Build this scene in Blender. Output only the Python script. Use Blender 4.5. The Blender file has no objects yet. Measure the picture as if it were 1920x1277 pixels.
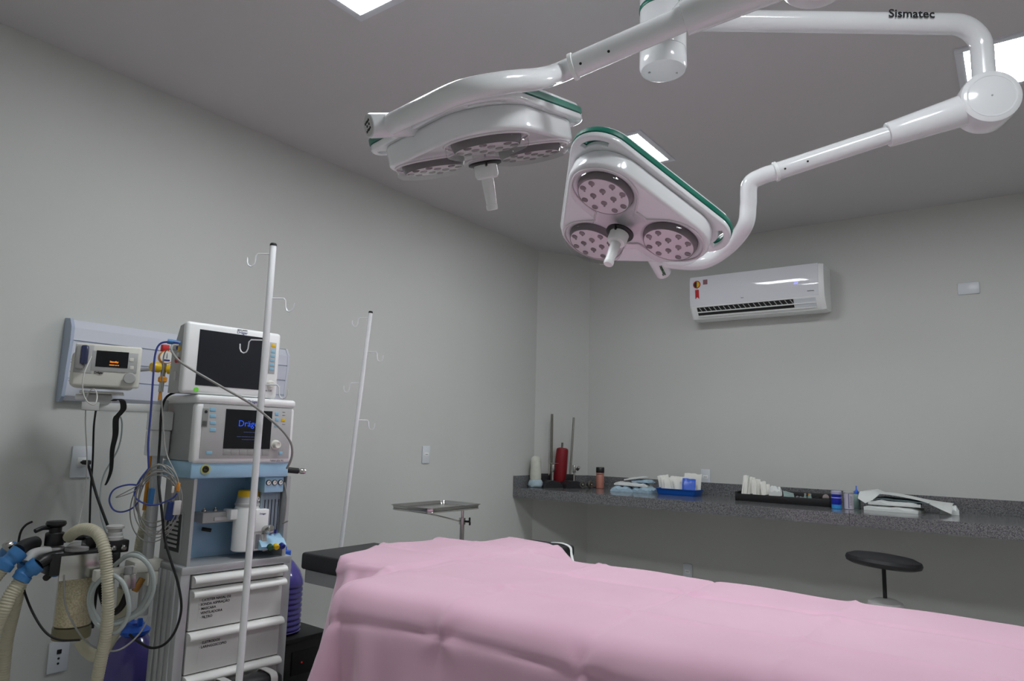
import bpy, bmesh, math, random
import numpy as np
from mathutils import Vector, Matrix
random.seed(7)
S = bpy.context.scene
COL = S.collection
R = math.radians
# ------------------------------------------------------------------ camera
CAM = Vector((3.3108, -5.3212, 1.30))
CR = Vector((0.80873952, 0.58752053, 0.02756845))
CU = Vector((0.06155794, -0.13116456, 0.98944756))
CF = Vector((-0.58493676, 0.79850829, 0.14224452))
FPX = 1299.7
cd = bpy.data.cameras.new('camera'); cam = bpy.data.objects.new('camera', cd); COL.objects.link(cam)
cd.sensor_fit = 'HORIZONTAL'; cd.sensor_width = 36.0; cd.lens = FPX / 1920 * 36.0
cd.clip_start = 0.05; cd.clip_end = 60
cam.matrix_world = Matrix(((CR.x, CU.x, -CF.x, CAM.x), (CR.y, CU.y, -CF.y, CAM.y), (CR.z, CU.z, -CF.z, CAM.z), (0, 0, 0, 1)))
S.camera = cam
# ------------------------------------------------------------------ light and exposure
w = bpy.data.worlds.new('world'); S.world = w; w.use_nodes = True
w.node_tree.nodes['Background'].inputs[0].default_value = (0.5, 0.52, 0.55, 1)
w.node_tree.nodes['Background'].inputs[1].default_value = 0.05
PANEL_EMIT = 39.0                      # the LED panels are the only lamps of the room
S.view_settings.view_transform = 'Standard'; S.view_settings.look = 'None'
S.view_settings.gamma = 1.0; S.view_settings.use_curve_mapping = False
S.view_settings.exposure = -0.1
RX, RYN, H = 4.95, -5.75, 2.95          # room: x 0..RX, y RYN..0, ceiling H

# ------------------------------------------------------------------ pixel helpers (a pixel gives a direction only)
def ray(px, py): return CF + CR * ((px - 960) / FPX) - CU * ((py - 638.5) / FPX)
def at(px, py, t): return CAM + ray(px, py) * t
def on_x(px, py, x): d = ray(px, py); return CAM + d * ((x - CAM.x) / d.x)
def on_y(px, py, y): d = ray(px, py); return CAM + d * ((y - CAM.y) / d.y)
def on_z(px, py, z): d = ray(px, py); return CAM + d * ((z - CAM.z) / d.z)

# ------------------------------------------------------------------ materials
def lin(c):
    return tuple(((v / 12.92) if v <= 0.04045 else ((v + 0.055) / 1.055) ** 2.4) for v in [x / 255 for x in c])
def mat(name, rgb, rough=0.5, metal=0.0, spec=0.5, bump=0.0, bscale=200.0, var=0.0, vscale=6.0, trans=0.0, emit=None, estr=0.0, coat=0.0, alpha=1.0, sss=0.0):
    m = bpy.data.materials.new(name); m.use_nodes = True
    nt = m.node_tree; p = nt.nodes['Principled BSDF']
    c = lin(rgb); p.inputs['Base Color'].default_value = (*c, 1)
    p.inputs['Roughness'].default_value = rough; p.inputs['Metallic'].default_value = metal
    p.inputs['Specular IOR Level'].default_value = spec
    if trans: p.inputs['Transmission Weight'].default_value = trans; p.inputs['IOR'].default_value = 1.45
    if coat: p.inputs['Coat Weight'].default_value = coat; p.inputs['Coat Roughness'].default_value = 0.06
    if alpha < 1: p.inputs['Alpha'].default_value = alpha
    if emit: p.inputs['Emission Color'].default_value = (*lin(emit), 1); p.inputs['Emission Strength'].default_value = estr
    tc = nt.nodes.new('ShaderNodeTexCoord')
    if var:
        n = nt.nodes.new('ShaderNodeTexNoise'); n.inputs['Scale'].default_value = vscale; n.inputs['Detail'].default_value = 5
        nt.links.new(tc.outputs['Object'], n.inputs['Vector'])
        r = nt.nodes.new('ShaderNodeValToRGB')
        r.color_ramp.elements[0].position = 0.3; r.color_ramp.elements[1].position = 0.7
        r.color_ramp.elements[0].color = (*[v * (1 - var) for v in c], 1); r.color_ramp.elements[1].color = (*[min(1, v * (1 + var)) for v in c], 1)
        nt.links.new(n.outputs['Fac'], r.inputs['Fac']); nt.links.new(r.outputs['Color'], p.inputs['Base Color'])
    if bump:
        n2 = nt.nodes.new('ShaderNodeTexNoise'); n2.inputs['Scale'].default_value = bscale; n2.inputs['Detail'].default_value = 3
        nt.links.new(tc.outputs['Object'], n2.inputs['Vector'])
        b = nt.nodes.new('ShaderNodeBump'); b.inputs['Strength'].default_value = bump; b.inputs['Distance'].default_value = 0.002
        nt.links.new(n2.outputs['Fac'], b.inputs['Height']); nt.links.new(b.outputs['Normal'], p.inputs['Normal'])
    return m
M = {}
M['wall'] = mat('wall_paint', (201, 203, 199), 0.75, bump=0.06, bscale=160, var=0.015, vscale=1.5)
M['ceil'] = mat('ceiling_paint', (200, 199, 199), 0.85, bump=0.05, bscale=120, var=0.01, vscale=1.2)
M['floor'] = mat('floor_tile', (198, 196, 192), 0.3, var=0.04, vscale=3)
M['white'] = mat('white_enamel', (236, 238, 240), 0.16, coat=0.4)
M['gloss'] = mat('glossy_white_panel', (226, 228, 234), 0.06)
M['whitep'] = mat('white_plastic', (238, 240, 239), 0.38, var=0.01)
M['plate'] = mat('white_wall_plate', (214, 219, 224), 0.3)
M['ivory'] = mat('ivory_plastic', (224, 223, 214), 0.4, var=0.02)
M['grayp'] = mat('grey_plastic', (182, 183, 182), 0.45, var=0.015)
M['graym'] = mat('grey_painted_metal', (170, 172, 173), 0.42, metal=0.0, var=0.02)
M['alu'] = mat('aluminium', (188, 190, 192), 0.36, metal=0.45, bump=0.03, bscale=300)
M['steel'] = mat('stainless_steel', (190, 190, 186), 0.22, metal=1.0)
M['darksteel'] = mat('dull_steel_rod', (128, 126, 118), 0.38, metal=0.9)
M['brass'] = mat('brass', (170, 130, 70), 0.35, metal=0.9)
M['drawer'] = mat('drawer_white', (220, 221, 218), 0.42, var=0.01)
M['handle'] = mat('drawer_lip_white', (236, 237, 234), 0.35)
M['blue'] = mat('light_blue_panel', (146, 182, 212), 0.38, var=0.015)
M['bluel'] = mat('pale_blue_panel', (160, 200, 226), 0.35)
M['btn'] = mat('blue_key', (142, 190, 214), 0.4)
M['yellow'] = mat('yellow_plastic', (226, 186, 20), 0.4)
M['orange'] = mat('orange_plastic', (214, 140, 30), 0.4)
M['red'] = mat('red_plastic', (190, 30, 36), 0.4)
M['redf'] = mat('red_vinyl', (128, 10, 24), 0.55, bump=0.1, bscale=90)
M['green'] = mat('teal_green_trim', (0, 112, 92), 0.4)
M['dkgreen'] = mat('dark_green', (40, 80, 50), 0.4)
M['navy'] = mat('navy_plastic', (30, 40, 130), 0.4)
M['black'] = mat('black_plastic', (22, 22, 24), 0.4, var=0.1, vscale=8)
M['rubber'] = mat('black_rubber', (16, 16, 18), 0.6)
M['vinyl'] = mat('black_vinyl', (30, 30, 34), 0.48, bump=0.12, bscale=60, var=0.08)
M['screen'] = mat('dark_screen', (34, 36, 42), 0.28, spec=0.35)
M['screen2'] = mat('black_screen', (20, 22, 26), 0.25, spec=0.35)
M['bluetext'] = mat('lit_blue_lettering', (30, 80, 230), 0.5, emit=(40, 95, 240), estr=0.5)
M['dimtext'] = mat('dim_blue_lettering', (50, 60, 100), 0.5, emit=(60, 75, 130), estr=0.15)
M['ortext'] = mat('lit_orange_lettering', (230, 140, 40), 0.5, emit=(240, 140, 40), estr=0.7)
M['whitelit'] = mat('lit_display', (190, 190, 255), 0.5, emit=(150, 150, 255), estr=1.2)
M['ink'] = mat('black_ink', (24, 26, 30), 0.6)
M['inkb'] = mat('blue_ink', (30, 40, 120), 0.6)
M['inkg'] = mat('grey_ink', (120, 122, 124), 0.6)
M['lime'] = mat('green_key', (110, 200, 60), 0.4, emit=(110, 210, 60), estr=0.15)
M['panelb'] = mat('pale_lilac_panel', (206, 210, 220), 0.35, var=0.01)
M['endb'] = mat('grey_blue_end', (172, 184, 204), 0.4)
M['bluec'] = mat('blue_hose_cuff', (58, 120, 178), 0.45)
M['bluecab'] = mat('blue_cable', (60, 74, 150), 0.45)
M['graycab'] = mat('grey_cable', (150, 150, 146), 0.45)
M['whitecab'] = mat('white_cable', (206, 206, 202), 0.4)
M['creamhose'] = mat('cream_corrugated_hose', (196, 192, 168), 0.4, spec=0.5)
M['clearhose'] = mat('milky_clear_tube', (196, 206, 204), 0.25, trans=0.25)
M['purple'] = mat('purple_jug', (84, 76, 150), 0.18, trans=0.0, coat=0.3)
M['cap'] = mat('blue_cap', (40, 100, 214), 0.35)
M['pink'] = None
M['stitch'] = mat('pale_stitching', (220, 190, 200), 0.8)
M['led'] = mat('led_lens', (120, 110, 114), 0.2, coat=0.5)
M['leddisc'] = mat('led_reflector', (232, 226, 230), 0.25)
M['rimdark'] = mat('smoked_ring', (116, 111, 114), 0.25)
M['gauge'] = mat('gauge_face', (224, 226, 222), 0.4)
M['pinkb'] = mat('dusty_pink_bottle', (176, 116, 102), 0.4)
M['traybl'] = mat('blue_tray', (10, 84, 176), 0.35)
M['packet'] = mat('white_packet', (226, 226, 218), 0.5, bump=0.2, bscale=40)
M['packetb'] = mat('pale_blue_packet', (164, 190, 206), 0.5, bump=0.25, bscale=40, var=0.12, vscale=30)
M['packetd'] = mat('blue_packet', (44, 96, 206), 0.35)
M['paper'] = mat('white_wrap', (220, 224, 222), 0.6, bump=0.15, bscale=30)
M['papert'] = mat('teal_wrap', (96, 112, 116), 0.6)
M['jarblue'] = mat('blue_jar', (24, 40, 168), 0.3)
M['jarcy'] = mat('cyan_band', (60, 150, 220), 0.3)
M['bottle'] = mat('pale_green_bottle', (150, 178, 172), 0.3, trans=0.2)
M['cotton'] = mat('cream_cotton', (204, 206, 194), 0.85, bump=0.5, bscale=60, var=0.06, vscale=30)
M['cottonb'] = mat('pale_blue_cotton', (176, 196, 206), 0.85, bump=0.5, bscale=60)
M['label'] = mat('pale_label', (200, 200, 198), 0.4)

def node_mat(name, fn):
    m = bpy.data.materials.new(name); m.use_nodes = True; fn(m.node_tree, m.node_tree.nodes['Principled BSDF']); return m
def granite(nt, p):
    tc = nt.nodes.new('ShaderNodeTexCoord')
    v = nt.nodes.new('ShaderNodeTexVoronoi'); v.inputs['Scale'].default_value = 190
    n = nt.nodes.new('ShaderNodeTexNoise'); n.inputs['Scale'].default_value = 90; n.inputs['Detail'].default_value = 6
    nt.links.new(tc.outputs['Object'], v.inputs['Vector']); nt.links.new(tc.outputs['Object'], n.inputs['Vector'])
    mx = nt.nodes.new('ShaderNodeMix'); mx.data_type = 'FLOAT'; mx.inputs[0].default_value = 0.5
    nt.links.new(v.outputs['Distance'], mx.inputs[2]); nt.links.new(n.outputs['Fac'], mx.inputs[3])
    r = nt.nodes.new('ShaderNodeValToRGB'); e = r.color_ramp.elements
    e[0].position = 0.3; e[0].color = (*lin((56, 57, 59)), 1); e[1].position = 0.62; e[1].color = (*lin((128, 129, 131)), 1)
    nt.links.new(mx.outputs[0], r.inputs['Fac']); nt.links.new(r.outputs['Color'], p.inputs['Base Color'])
    p.inputs['Roughness'].default_value = 0.13
M['granite'] = node_mat('speckled_grey_granite', granite)
def granules(nt, p):
    tc = nt.nodes.new('ShaderNodeTexCoord')
    v = nt.nodes.new('ShaderNodeTexVoronoi'); v.inputs['Scale'].default_value = 170
    nt.links.new(tc.outputs['Object'], v.inputs['Vector'])
    r = nt.nodes.new('ShaderNodeValToRGB'); e = r.color_ramp.elements
    e[0].position = 0.0; e[0].color = (*lin((244, 238, 206)), 1); e[1].position = 0.9; e[1].color = (*lin((200, 188, 146)), 1)
    nt.links.new(v.outputs['Distance'], r.inputs['Fac']); nt.links.new(r.outputs['Color'], p.inputs['Base Color'])
    b = nt.nodes.new('ShaderNodeBump'); b.inputs['Strength'].default_value = 0.8; b.inputs['Distance'].default_value = 0.003; b.invert = True
    nt.links.new(v.outputs['Distance'], b.inputs['Height']); nt.links.new(b.outputs['Normal'], p.inputs['Normal'])
    p.inputs['Roughness'].default_value = 0.7
M['granules'] = node_mat('cream_granules', granules)
def cloth(nt, p):
    tc = nt.nodes.new('ShaderNodeTexCoord')
    n = nt.nodes.new('ShaderNodeTexNoise'); n.inputs['Scale'].default_value = 3; n.inputs['Detail'].default_value = 4
    nt.links.new(tc.outputs['Object'], n.inputs['Vector'])
    r = nt.nodes.new('ShaderNodeValToRGB'); e = r.color_ramp.elements
    e[0].position = 0.35; e[0].color = (*lin((227, 182, 204)), 1); e[1].position = 0.65; e[1].color = (*lin((231, 188, 209)), 1)
    nt.links.new(n.outputs['Fac'], r.inputs['Fac']); nt.links.new(r.outputs['Color'], p.inputs['Base Color'])
    n2 = nt.nodes.new('ShaderNodeTexNoise'); n2.inputs['Scale'].default_value = 900
    nt.links.new(tc.outputs['Object'], n2.inputs['Vector'])
    b = nt.nodes.new('ShaderNodeBump'); b.inputs['Strength'].default_value = 0.08; b.inputs['Distance'].default_value = 0.001
    nt.links.new(n2.outputs['Fac'], b.inputs['Height']); nt.links.new(b.outputs['Normal'], p.inputs['Normal'])
    p.inputs['Roughness'].default_value = 0.8; p.inputs['Sheen Weight'].default_value = 0.4; p.inputs['Specular IOR Level'].default_value = 0.2
M['pink'] = node_mat('pink_cotton_sheet', cloth)
def clear(nt, p):
    out = nt.nodes['Material Output']
    lw = nt.nodes.new('ShaderNodeLayerWeight'); lw.inputs[0].default_value = 0.5
    pw = nt.nodes.new('ShaderNodeMath'); pw.operation = 'POWER'; pw.inputs[1].default_value = 4.0
    ml_ = nt.nodes.new('ShaderNodeMath'); ml_.operation = 'MULTIPLY_ADD'; ml_.inputs[1].default_value = 0.6; ml_.inputs[2].default_value = 0.04
    nt.links.new(lw.outputs['Facing'], pw.inputs[0]); nt.links.new(pw.outputs[0], ml_.inputs[0])
    tr = nt.nodes.new('ShaderNodeBsdfTransparent'); tr.inputs[0].default_value = (0.96, 0.95, 0.955, 1)
    gl = nt.nodes.new('ShaderNodeBsdfGlossy'); gl.inputs['Roughness'].default_value = 0.05
    mx = nt.nodes.new('ShaderNodeMixShader')
    nt.links.new(ml_.outputs[0], mx.inputs[0]); nt.links.new(tr.outputs[0], mx.inputs[1]); nt.links.new(gl.outputs[0], mx.inputs[2])
    nt.links.new(mx.outputs[0], out.inputs[0])
M['clear'] = node_mat('clear_plastic', clear)
def panel_light(nt, p):
    p.inputs['Base Color'].default_value = (0.9, 0.9, 0.9, 1)
    p.inputs['Emission Color'].default_value = (0.94, 0.97, 1.0, 1); p.inputs['Emission Strength'].default_value = PANEL_EMIT
M['lamp'] = node_mat('lit_led_diffuser', panel_light)

# ------------------------------------------------------------------ mesh building
class MB:
    def __init__(self): self.bm = bmesh.new()
    def _xf(self, vs, mtx):
        if mtx is not None:
            for v in vs: v.co = mtx @ v.co
    def box(self, c, s, bev=0.0, rot=None, seg=2):
        vs = bmesh.ops.create_cube(self.bm, size=1.0)['verts']
        for v in vs: v.co = Vector((v.co.x * s[0], v.co.y * s[1], v.co.z * s[2]))
        if bev > 0:
            es = list({e for v in vs for e in v.link_edges})
            r = bmesh.ops.bevel(self.bm, geom=es, offset=min(bev, min(s) * 0.49), segments=seg, profile=0.5, affect='EDGES')
            vs = list({v for f in r['faces'] for v in f.verts} | {v for v in vs if v.is_valid})
        m = Matrix.Translation(Vector(c))
        if rot is not None: m = m @ (rot.to_4x4() if hasattr(rot, 'to_4x4') else rot)
        self._xf(vs, m); return self
    def bb(self, x0, x1, y0, y1, z0, z1, bev=0.0, seg=2):
        return self.box(((x0 + x1) / 2, (y0 + y1) / 2, (z0 + z1) / 2), (abs(x1 - x0), abs(y1 - y0), abs(z1 - z0)), bev, None, seg)
    def rings(self, rings, close0=True, close1=True, loop=False):
        vr = [[self.bm.verts.new(p) for p in r] for r in rings]
        n = len(vr[0])
        for a, b in zip(vr[:-1], vr[1:]):
            for i in range(n): self.bm.faces.new((a[i], a[(i + 1) % n], b[(i + 1) % n], b[i]))
        if close0: self.bm.faces.new(list(reversed(vr[0])))
        if close1: self.bm.faces.new(vr[-1])
        return self
    def lathe(self, prof, c=(0, 0, 0), axis=(0, 0, 1), n=28, ring=False):
        ax = Vector(axis).normalized(); q = Vector((0, 0, 1)).rotation_difference(ax); c = Vector(c)
        rs = []
        for r, z in prof:
            r = max(r, 1e-4)
            rs.append([c + q @ Vector((r * math.cos(2 * math.pi * i / n), r * math.sin(2 * math.pi * i / n), z)) for i in range(n)])
        if ring: return self.rings(rs + [[p.copy() for p in rs[0]]], False, False)
        return self.rings(rs)
    def cyl(self, p0, p1, r0, r1=None, n=24, bev=0.0):
        p0, p1 = Vector(p0), Vector(p1); L = (p1 - p0).length; r1 = r0 if r1 is None else r1
        pr = [(r0, 0), (r1, L)] if bev <= 0 else [(r0 - bev, 0), (r0 - bev * .3, bev * .3), (r0, bev), (r1, L - bev), (r1 - bev * .3, L - bev * .3), (r1 - bev, L)]
        return self.lathe(pr, p0, p1 - p0, n)
    def tube(self, path, r, n=10, cap=True):
        P = [Vector(p) for p in path]; k = len(P)
        tan = [(P[min(i + 1, k - 1)] - P[max(i - 1, 0)]).normalized() for i in range(k)]
        up = Vector((0, 0, 1)) if abs(tan[0].z) < 0.9 else Vector((1, 0, 0))
        nrm = (up - tan[0] * up.dot(tan[0])).normalized(); rs = []
        for i in range(k):
            if i: nrm = (nrm - tan[i] * nrm.dot(tan[i])).normalized()
            bi = tan[i].cross(nrm); rr = r[i] if isinstance(r, (list, tuple)) else r
            rs.append([P[i] + (nrm * math.cos(2 * math.pi * j / n) + bi * math.sin(2 * math.pi * j / n)) * rr for j in range(n)])
        return self.rings(rs, cap, cap)
    def sphere(self, c, r, sx=1, sy=1, sz=1, n=16):
        vs = bmesh.ops.create_uvsphere(self.bm, u_segments=n, v_segments=max(6, n // 2), radius=r)['verts']
        self._xf(vs, Matrix.Translation(Vector(c)) @ Matrix.Diagonal((sx, sy, sz, 1))); return self
    def prism(self, pts, d):                      # polygon of 3D points pushed along d
        d = Vector(d); return self.rings([[Vector(p) for p in pts], [Vector(p) + d for p in pts]])
    def mesh(self, me):
        self.bm.from_mesh(me); return self
    def build(self, name, m, parent=None, world=False, ang=35, kind=None, label=None):
        bmesh.ops.recalc_face_normals(self.bm, faces=self.bm.faces[:])
        me = bpy.data.meshes.new(name); self.bm.to_mesh(me); self.bm.free()
        return finish(me, name, m, parent, world, ang, kind, label)
def root_of(o):
    while o.parent: o = o.parent
    return o
def finish(me, name, m, parent=None, world=False, ang=35, kind=None, label=None):
    if ang:
        for p in me.polygons: p.use_smooth = True
        me.set_sharp_from_angle(angle=R(ang))
    if m is not None: me.materials.append(M[m] if isinstance(m, str) else m)
    if world and parent is not None: me.transform(root_of(parent).matrix_world.inverted())
    o = bpy.data.objects.new(name, me); COL.objects.link(o)
    if parent is not None: o.parent = parent
    if kind: o['kind'] = kind
    if label: o['label'] = label
    return o
def thing(name, label, cat, loc=(0, 0, 0), rz=0.0, group=None, mw=None):
    o = bpy.data.objects.new(name, None); COL.objects.link(o); o.empty_display_size = 0.05
    o.matrix_world = mw if mw is not None else Matrix.Translation(Vector(loc)) @ Matrix.Rotation(rz, 4, 'Z')
    return tag(o, label, cat, group)
def tag(o, label, cat, group=None):
    o['label'] = label; o['category'] = cat
    if group: o['group'] = group
    return o
def rebase(o):                                    # put the origin of a one-mesh thing at its lowest middle point
    me = o.data; c = [v.co.copy() for v in me.vertices]
    b = Vector((sum(v.x for v in c) / len(c), sum(v.y for v in c) / len(c), min(v.z for v in c)))
    me.transform(Matrix.Translation(-b)); o.location = b; return o
def smooth_path(pts, n=8):
    P = [Vector(p) for p in pts]; out = []
    for i in range(len(P) - 1):
        p0 = P[max(i - 1, 0)]; p1 = P[i]; p2 = P[i + 1]; p3 = P[min(i + 2, len(P) - 1)]
        for k in range(n):
            t = k / n
            out.append(0.5 * ((2 * p1) + (p2 - p0) * t + (2 * p0 - 5 * p1 + 4 * p2 - p3) * t * t + (3 * p1 - p0 - 3 * p2 + p3) * t ** 3))
    out.append(P[-1]); return out
def text(s, size, name, m, parent, mtx, shear=0.0, bold=0.0):
    cu = bpy.data.curves.new('lettering', 'FONT'); cu.body = s; cu.size = size; cu.shear = shear; cu.offset = bold
    cu.align_x = 'CENTER'; cu.align_y = 'CENTER'; cu.extrude = 0.0003; cu.resolution_u = 3
    o = bpy.data.objects.new('lettering', cu); COL.objects.link(o)
    dg = bpy.context.evaluated_depsgraph_get(); dg.update()
    me = bpy.data.meshes.new_from_object(o.evaluated_get(dg)); bpy.data.objects.remove(o)
    me.transform(mtx); return finish(me, name, m, parent, ang=0)
def print_bars(name, m, parent, p, widths, h, gap=.002):   # a line of print too small to read: a row of short bars, front facing local -y
    L = sum(widths) + gap * (len(widths) - 1); x = p[0] - L / 2; mb = MB()
    for w_ in widths: mb.bb(x, x + w_, p[1] - .0004, p[1] + .0004, p[2] - h / 2, p[2] + h / 2); x += w_ + gap
    return mb.build(name, m, parent, ang=0)
def curve_prism(outlines, depth, bevel):          # flat outlines (holes allowed) extruded about z = 0 with rounded edges
    cu = bpy.data.curves.new('outline', 'CURVE'); cu.dimensions = '2D'; cu.fill_mode = 'BOTH'
    cu.extrude = max(depth / 2 - bevel, 0.0001); cu.bevel_depth = bevel; cu.bevel_resolution = 3; cu.offset = -bevel
    for pts in outlines:
        sp = cu.splines.new('POLY'); sp.points.add(len(pts) - 1); sp.use_cyclic_u = True
        for q, p in zip(sp.points, pts): q.co = (p[0], p[1], 0, 1)
    o = bpy.data.objects.new('outline', cu); COL.objects.link(o)
    dg = bpy.context.evaluated_depsgraph_get(); dg.update()
    me = bpy.data.meshes.new_from_object(o.evaluated_get(dg)); bpy.data.objects.remove(o)
    return me
def circle(cx, cy, r, n=36, a0=0): return [(cx + r * math.cos(a0 + 2 * math.pi * i / n), cy + r * math.sin(a0 + 2 * math.pi * i / n)) for i in range(n)]
def facing(p, right, up):                         # matrix whose x = right, y = up, z = out of the face
    r_ = Vector(right).normalized(); u_ = Vector(up); u_ = (u_ - r_ * u_.dot(r_)).normalized(); z_ = r_.cross(u_)
    return Matrix(((r_.x, u_.x, z_.x, p[0]), (r_.y, u_.y, z_.y, p[1]), (r_.z, u_.z, z_.z, p[2]), (0, 0, 0, 1)))

# ================================================================== THE ROOM
def struct(o): o['kind'] = 'structure'; return o
T = 0.12
struct(MB().bb(-T, RX + T, RYN - T, T, -T, 0).build('floor', 'floor', ang=0))
PAN = [(1.51, -3.86), (1.545, -1.90), (3.42, -1.88), (3.42, -3.86)]; PH = 0.20
ce = curve_prism([[(-T, RYN - T), (RX + T, RYN - T), (RX + T, T), (-T, T)]] + [[(x - .228, y - .228), (x + .228, y - .228), (x + .228, y + .228), (x - .228, y + .228)] for x, y in PAN], 0.06, 0)
ce.transform(Matrix.Translation((0, 0, H + 0.03)))
struct(finish(ce, 'ceiling', 'ceil', ang=0))
struct(MB().bb(-T, 0, RYN - T, T, 0, H).build('wall_left', 'wall', ang=0))
struct(MB().bb(0, RX + T, 0, T, 0, H).build('wall_back', 'wall', ang=0))
struct(MB().prism([(0, -.445, 0), (.262, 0, 0), (0, 0, 0)], (0, 0, H)).build('wall_corner', 'wall', ang=0))
struct(MB().bb(RX, RX + T, RYN - T, 0, 0, H).build('wall_right', 'wall', ang=0))
struct(MB().bb(0, RX, RYN - T, RYN, 0, H).build('wall_front', 'wall', ang=0))
plab = ['square LED ceiling panel above the anaesthesia machine and its monitor', 'square LED ceiling panel behind the green-rimmed triangular lamp head, in front of the air conditioner',
        'square LED ceiling panel beside the bent end of the lettered lamp arm', 'square LED ceiling panel over the open floor away from both walls in view']
for (x, y), lb in zip(PAN, plab):
    t = thing('ceiling_light', lb, 'ceiling light', (x, y, H), group='LED ceiling panels')
    f = MB()
    for sx, sy, lx, ly in ((0, 1, .47, .032), (0, -1, .47, .032), (1, 0, .032, .406), (-1, 0, .032, .406)):
        f.box((sx * .219, sy * .219, -.001), (lx, ly, .014), .002)
    f.build('frame', 'plate', t)
    MB().bb(-.203, .203, -.203, .203, -.004, .004).build('diffuser', 'lamp', t, ang=0)
    MB().bb(-.215, .215, -.215, .215, .01, .04).build('driver_housing', 'graym', t, ang=0)

# ================================================================== GRANITE COUNTER
CT = 0.926
t = thing('granite_counter', 'dark speckled grey granite wall counter with upstand running along the back wall', 'counter', (0, 0, CT - .073))
MB().prism([(.003, -.735, 0), (2.46, -.735, 0), (2.46, -.004, 0), (.268, -.004, 0), (.003, -.452, 0)], (0, 0, .073)).build('worktop_slab', 'granite', t, ang=0)
MB().prism([(2.462, -.735, 0), (RX - .004, -.735, 0), (RX - .004, -.004, 0), (2.462, -.004, 0)], (0, 0, .073)).build('worktop_slab', 'granite', t, ang=0)
z0, z1 = .073, .165
MB().bb(.003, .023, -.735, -.45, z0, z1).build('upstand', 'granite', t, ang=0)
MB().prism([(.003, -.447, z0), (.024, -.455, z0), (.278, -.024, z0), (.266, -.003, z0)], (0, 0, z1 - z0)).build('upstand', 'granite', t, ang=0)
MB().bb(.27, 2.46, -.024, -.003, z0, z1).build('upstand', 'granite', t, ang=0)
MB().bb(2.462, RX - .004, -.024, -.003, z0, z1).build('upstand', 'granite', t, ang=0)

# ================================================================== AIR CONDITIONER
ax0, ax1 = 1.283, 2.262; zt = 2.60
t = thing('air_conditioner', 'white split air conditioner mounted high on the back wall above the counter', 'air conditioner', ((ax0 + ax1) / 2, 0, zt - .335))
W2 = (ax1 - ax0) / 2
def ac_prof(x): return [(x, 0, .01), (x, -.10, .0), (x, -.15, .01), (x, -.185, .055), (x, -.212, .10), (x, -.22, .16), (x, -.222, .30), (x, -.212, .33), (x, -.19, .335), (x, 0, .335)]
MB().rings([ac_prof(-W2 + .012), ac_prof(W2 - .03)]).build('housing', 'whitep', t, ang=25)
def ac_end(x, k): return [(x, p[1] * k - .002 * 0, .1675 + (p[2] - .1675) * k) for p in ac_prof(x)]
MB().rings([ac_end(-W2, .97), ac_prof(-W2 + .012)]).build('end_cap', 'whitep', t, ang=25)
MB().rings([ac_prof(W2 - .03), ac_end(W2, .97)]).build('end_cap', 'whitep', t, ang=25)
MB().rings([[(x, -.2145, .105), (x, -.2235, .16), (x, -.2255, .30), (x, -.215, .334), (x, -.20, .334), (x, -.20, .105)] for x in (-W2 + .006, W2 - .035)]).build('front_panel', 'gloss', t, ang=25)
# outlet: dark slot with vanes
qa, qb = Vector((0, -.213, .098)), Vector((0, -.16, .02))
dn = (qb - qa).normalized(); nn = Vector((0, dn.z, -dn.y)); nn = nn if nn.y < 0 else -nn
def slotpt(x, s, o): p = qa + (qb - qa) * s + nn * o; return Vector((x, p.y, p.z))
sl = MB(); x0, x1 = -W2 + .055, W2 - .21
sl.rings([[slotpt(x, .08, .003), slotpt(x, .78, .003), slotpt(x, .78, -.004), slotpt(x, .08, -.004)] for x in (x0, x1)])
slot = sl.build('outlet_slot', 'black', t, ang=0)
for i in range(19):
    x = x0 + .02 + i * (x1 - x0 - .04) / 18
    MB().rings([[slotpt(x + d, .1, .0075), slotpt(x + d + .016, .42, .0075), slotpt(x + d + .016, .42, .003), slotpt(x + d, .1, .003)] for d in (-.0025, .0025)]).build('vane', 'grayp', slot, ang=0)
for s, h_ in ((.44, .012), (.8, .016)):
    MB().rings([[slotpt(x, s, .010), slotpt(x, s + h_ * 6, .010), slotpt(x, s + h_ * 6, .001), slotpt(x, s, .001)] for x in (x0 - .004, W2 - .06)]).build('louver', 'whitep', t, ang=0)
MB().rings([[slotpt(x, .08, .004), slotpt(x, .78, .004), slotpt(x, .78, -.004), slotpt(x, .08, -.004)] for x in (x1 + .004, W2 - .06)]).build('outlet_cover', 'plate', t, ang=0)
fy = -.2262
cx_, cz_ = -W2 + .062, .272
st = MB().rings([[(cx_ + .030 * math.cos(a), fy, cz_ + .030 * math.sin(a)) for a in [i * math.pi / 14 for i in range(28)]], [(cx_ + .030 * math.cos(a), fy + .004, cz_ + .030 * math.sin(a)) for a in [i * math.pi / 14 for i in range(28)]]]).build('energy_sticker', 'red', t, ang=0, label='round red sticker with a ribbon tail')
MB().prism([(cx_ + .023 * math.cos(a), fy - .0008, cz_ + .023 * math.sin(a)) for a in [math.pi / 2 + i * math.pi / 14 for i in range(15)]], (0, .0005, 0)).build('sticker_print', 'ink', st, ang=0)
MB().prism([(cx_ + .023 * math.cos(a), fy - .0008, cz_ + .023 * math.sin(a)) for a in [-math.pi / 2 + i * math.pi / 14 for i in range(15)]], (0, .0005, 0)).build('sticker_print', 'yellow', st, ang=0)
MB().prism([(cx_ - .008, fy, cz_ - .029), (cx_ + .010, fy, cz_ - .029), (cx_ + .010, fy, cz_ - .042), (cx_ - .008, fy, cz_ - .042)], (0, .003, 0)).build('sticker_print', 'label', st, ang=0)
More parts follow.
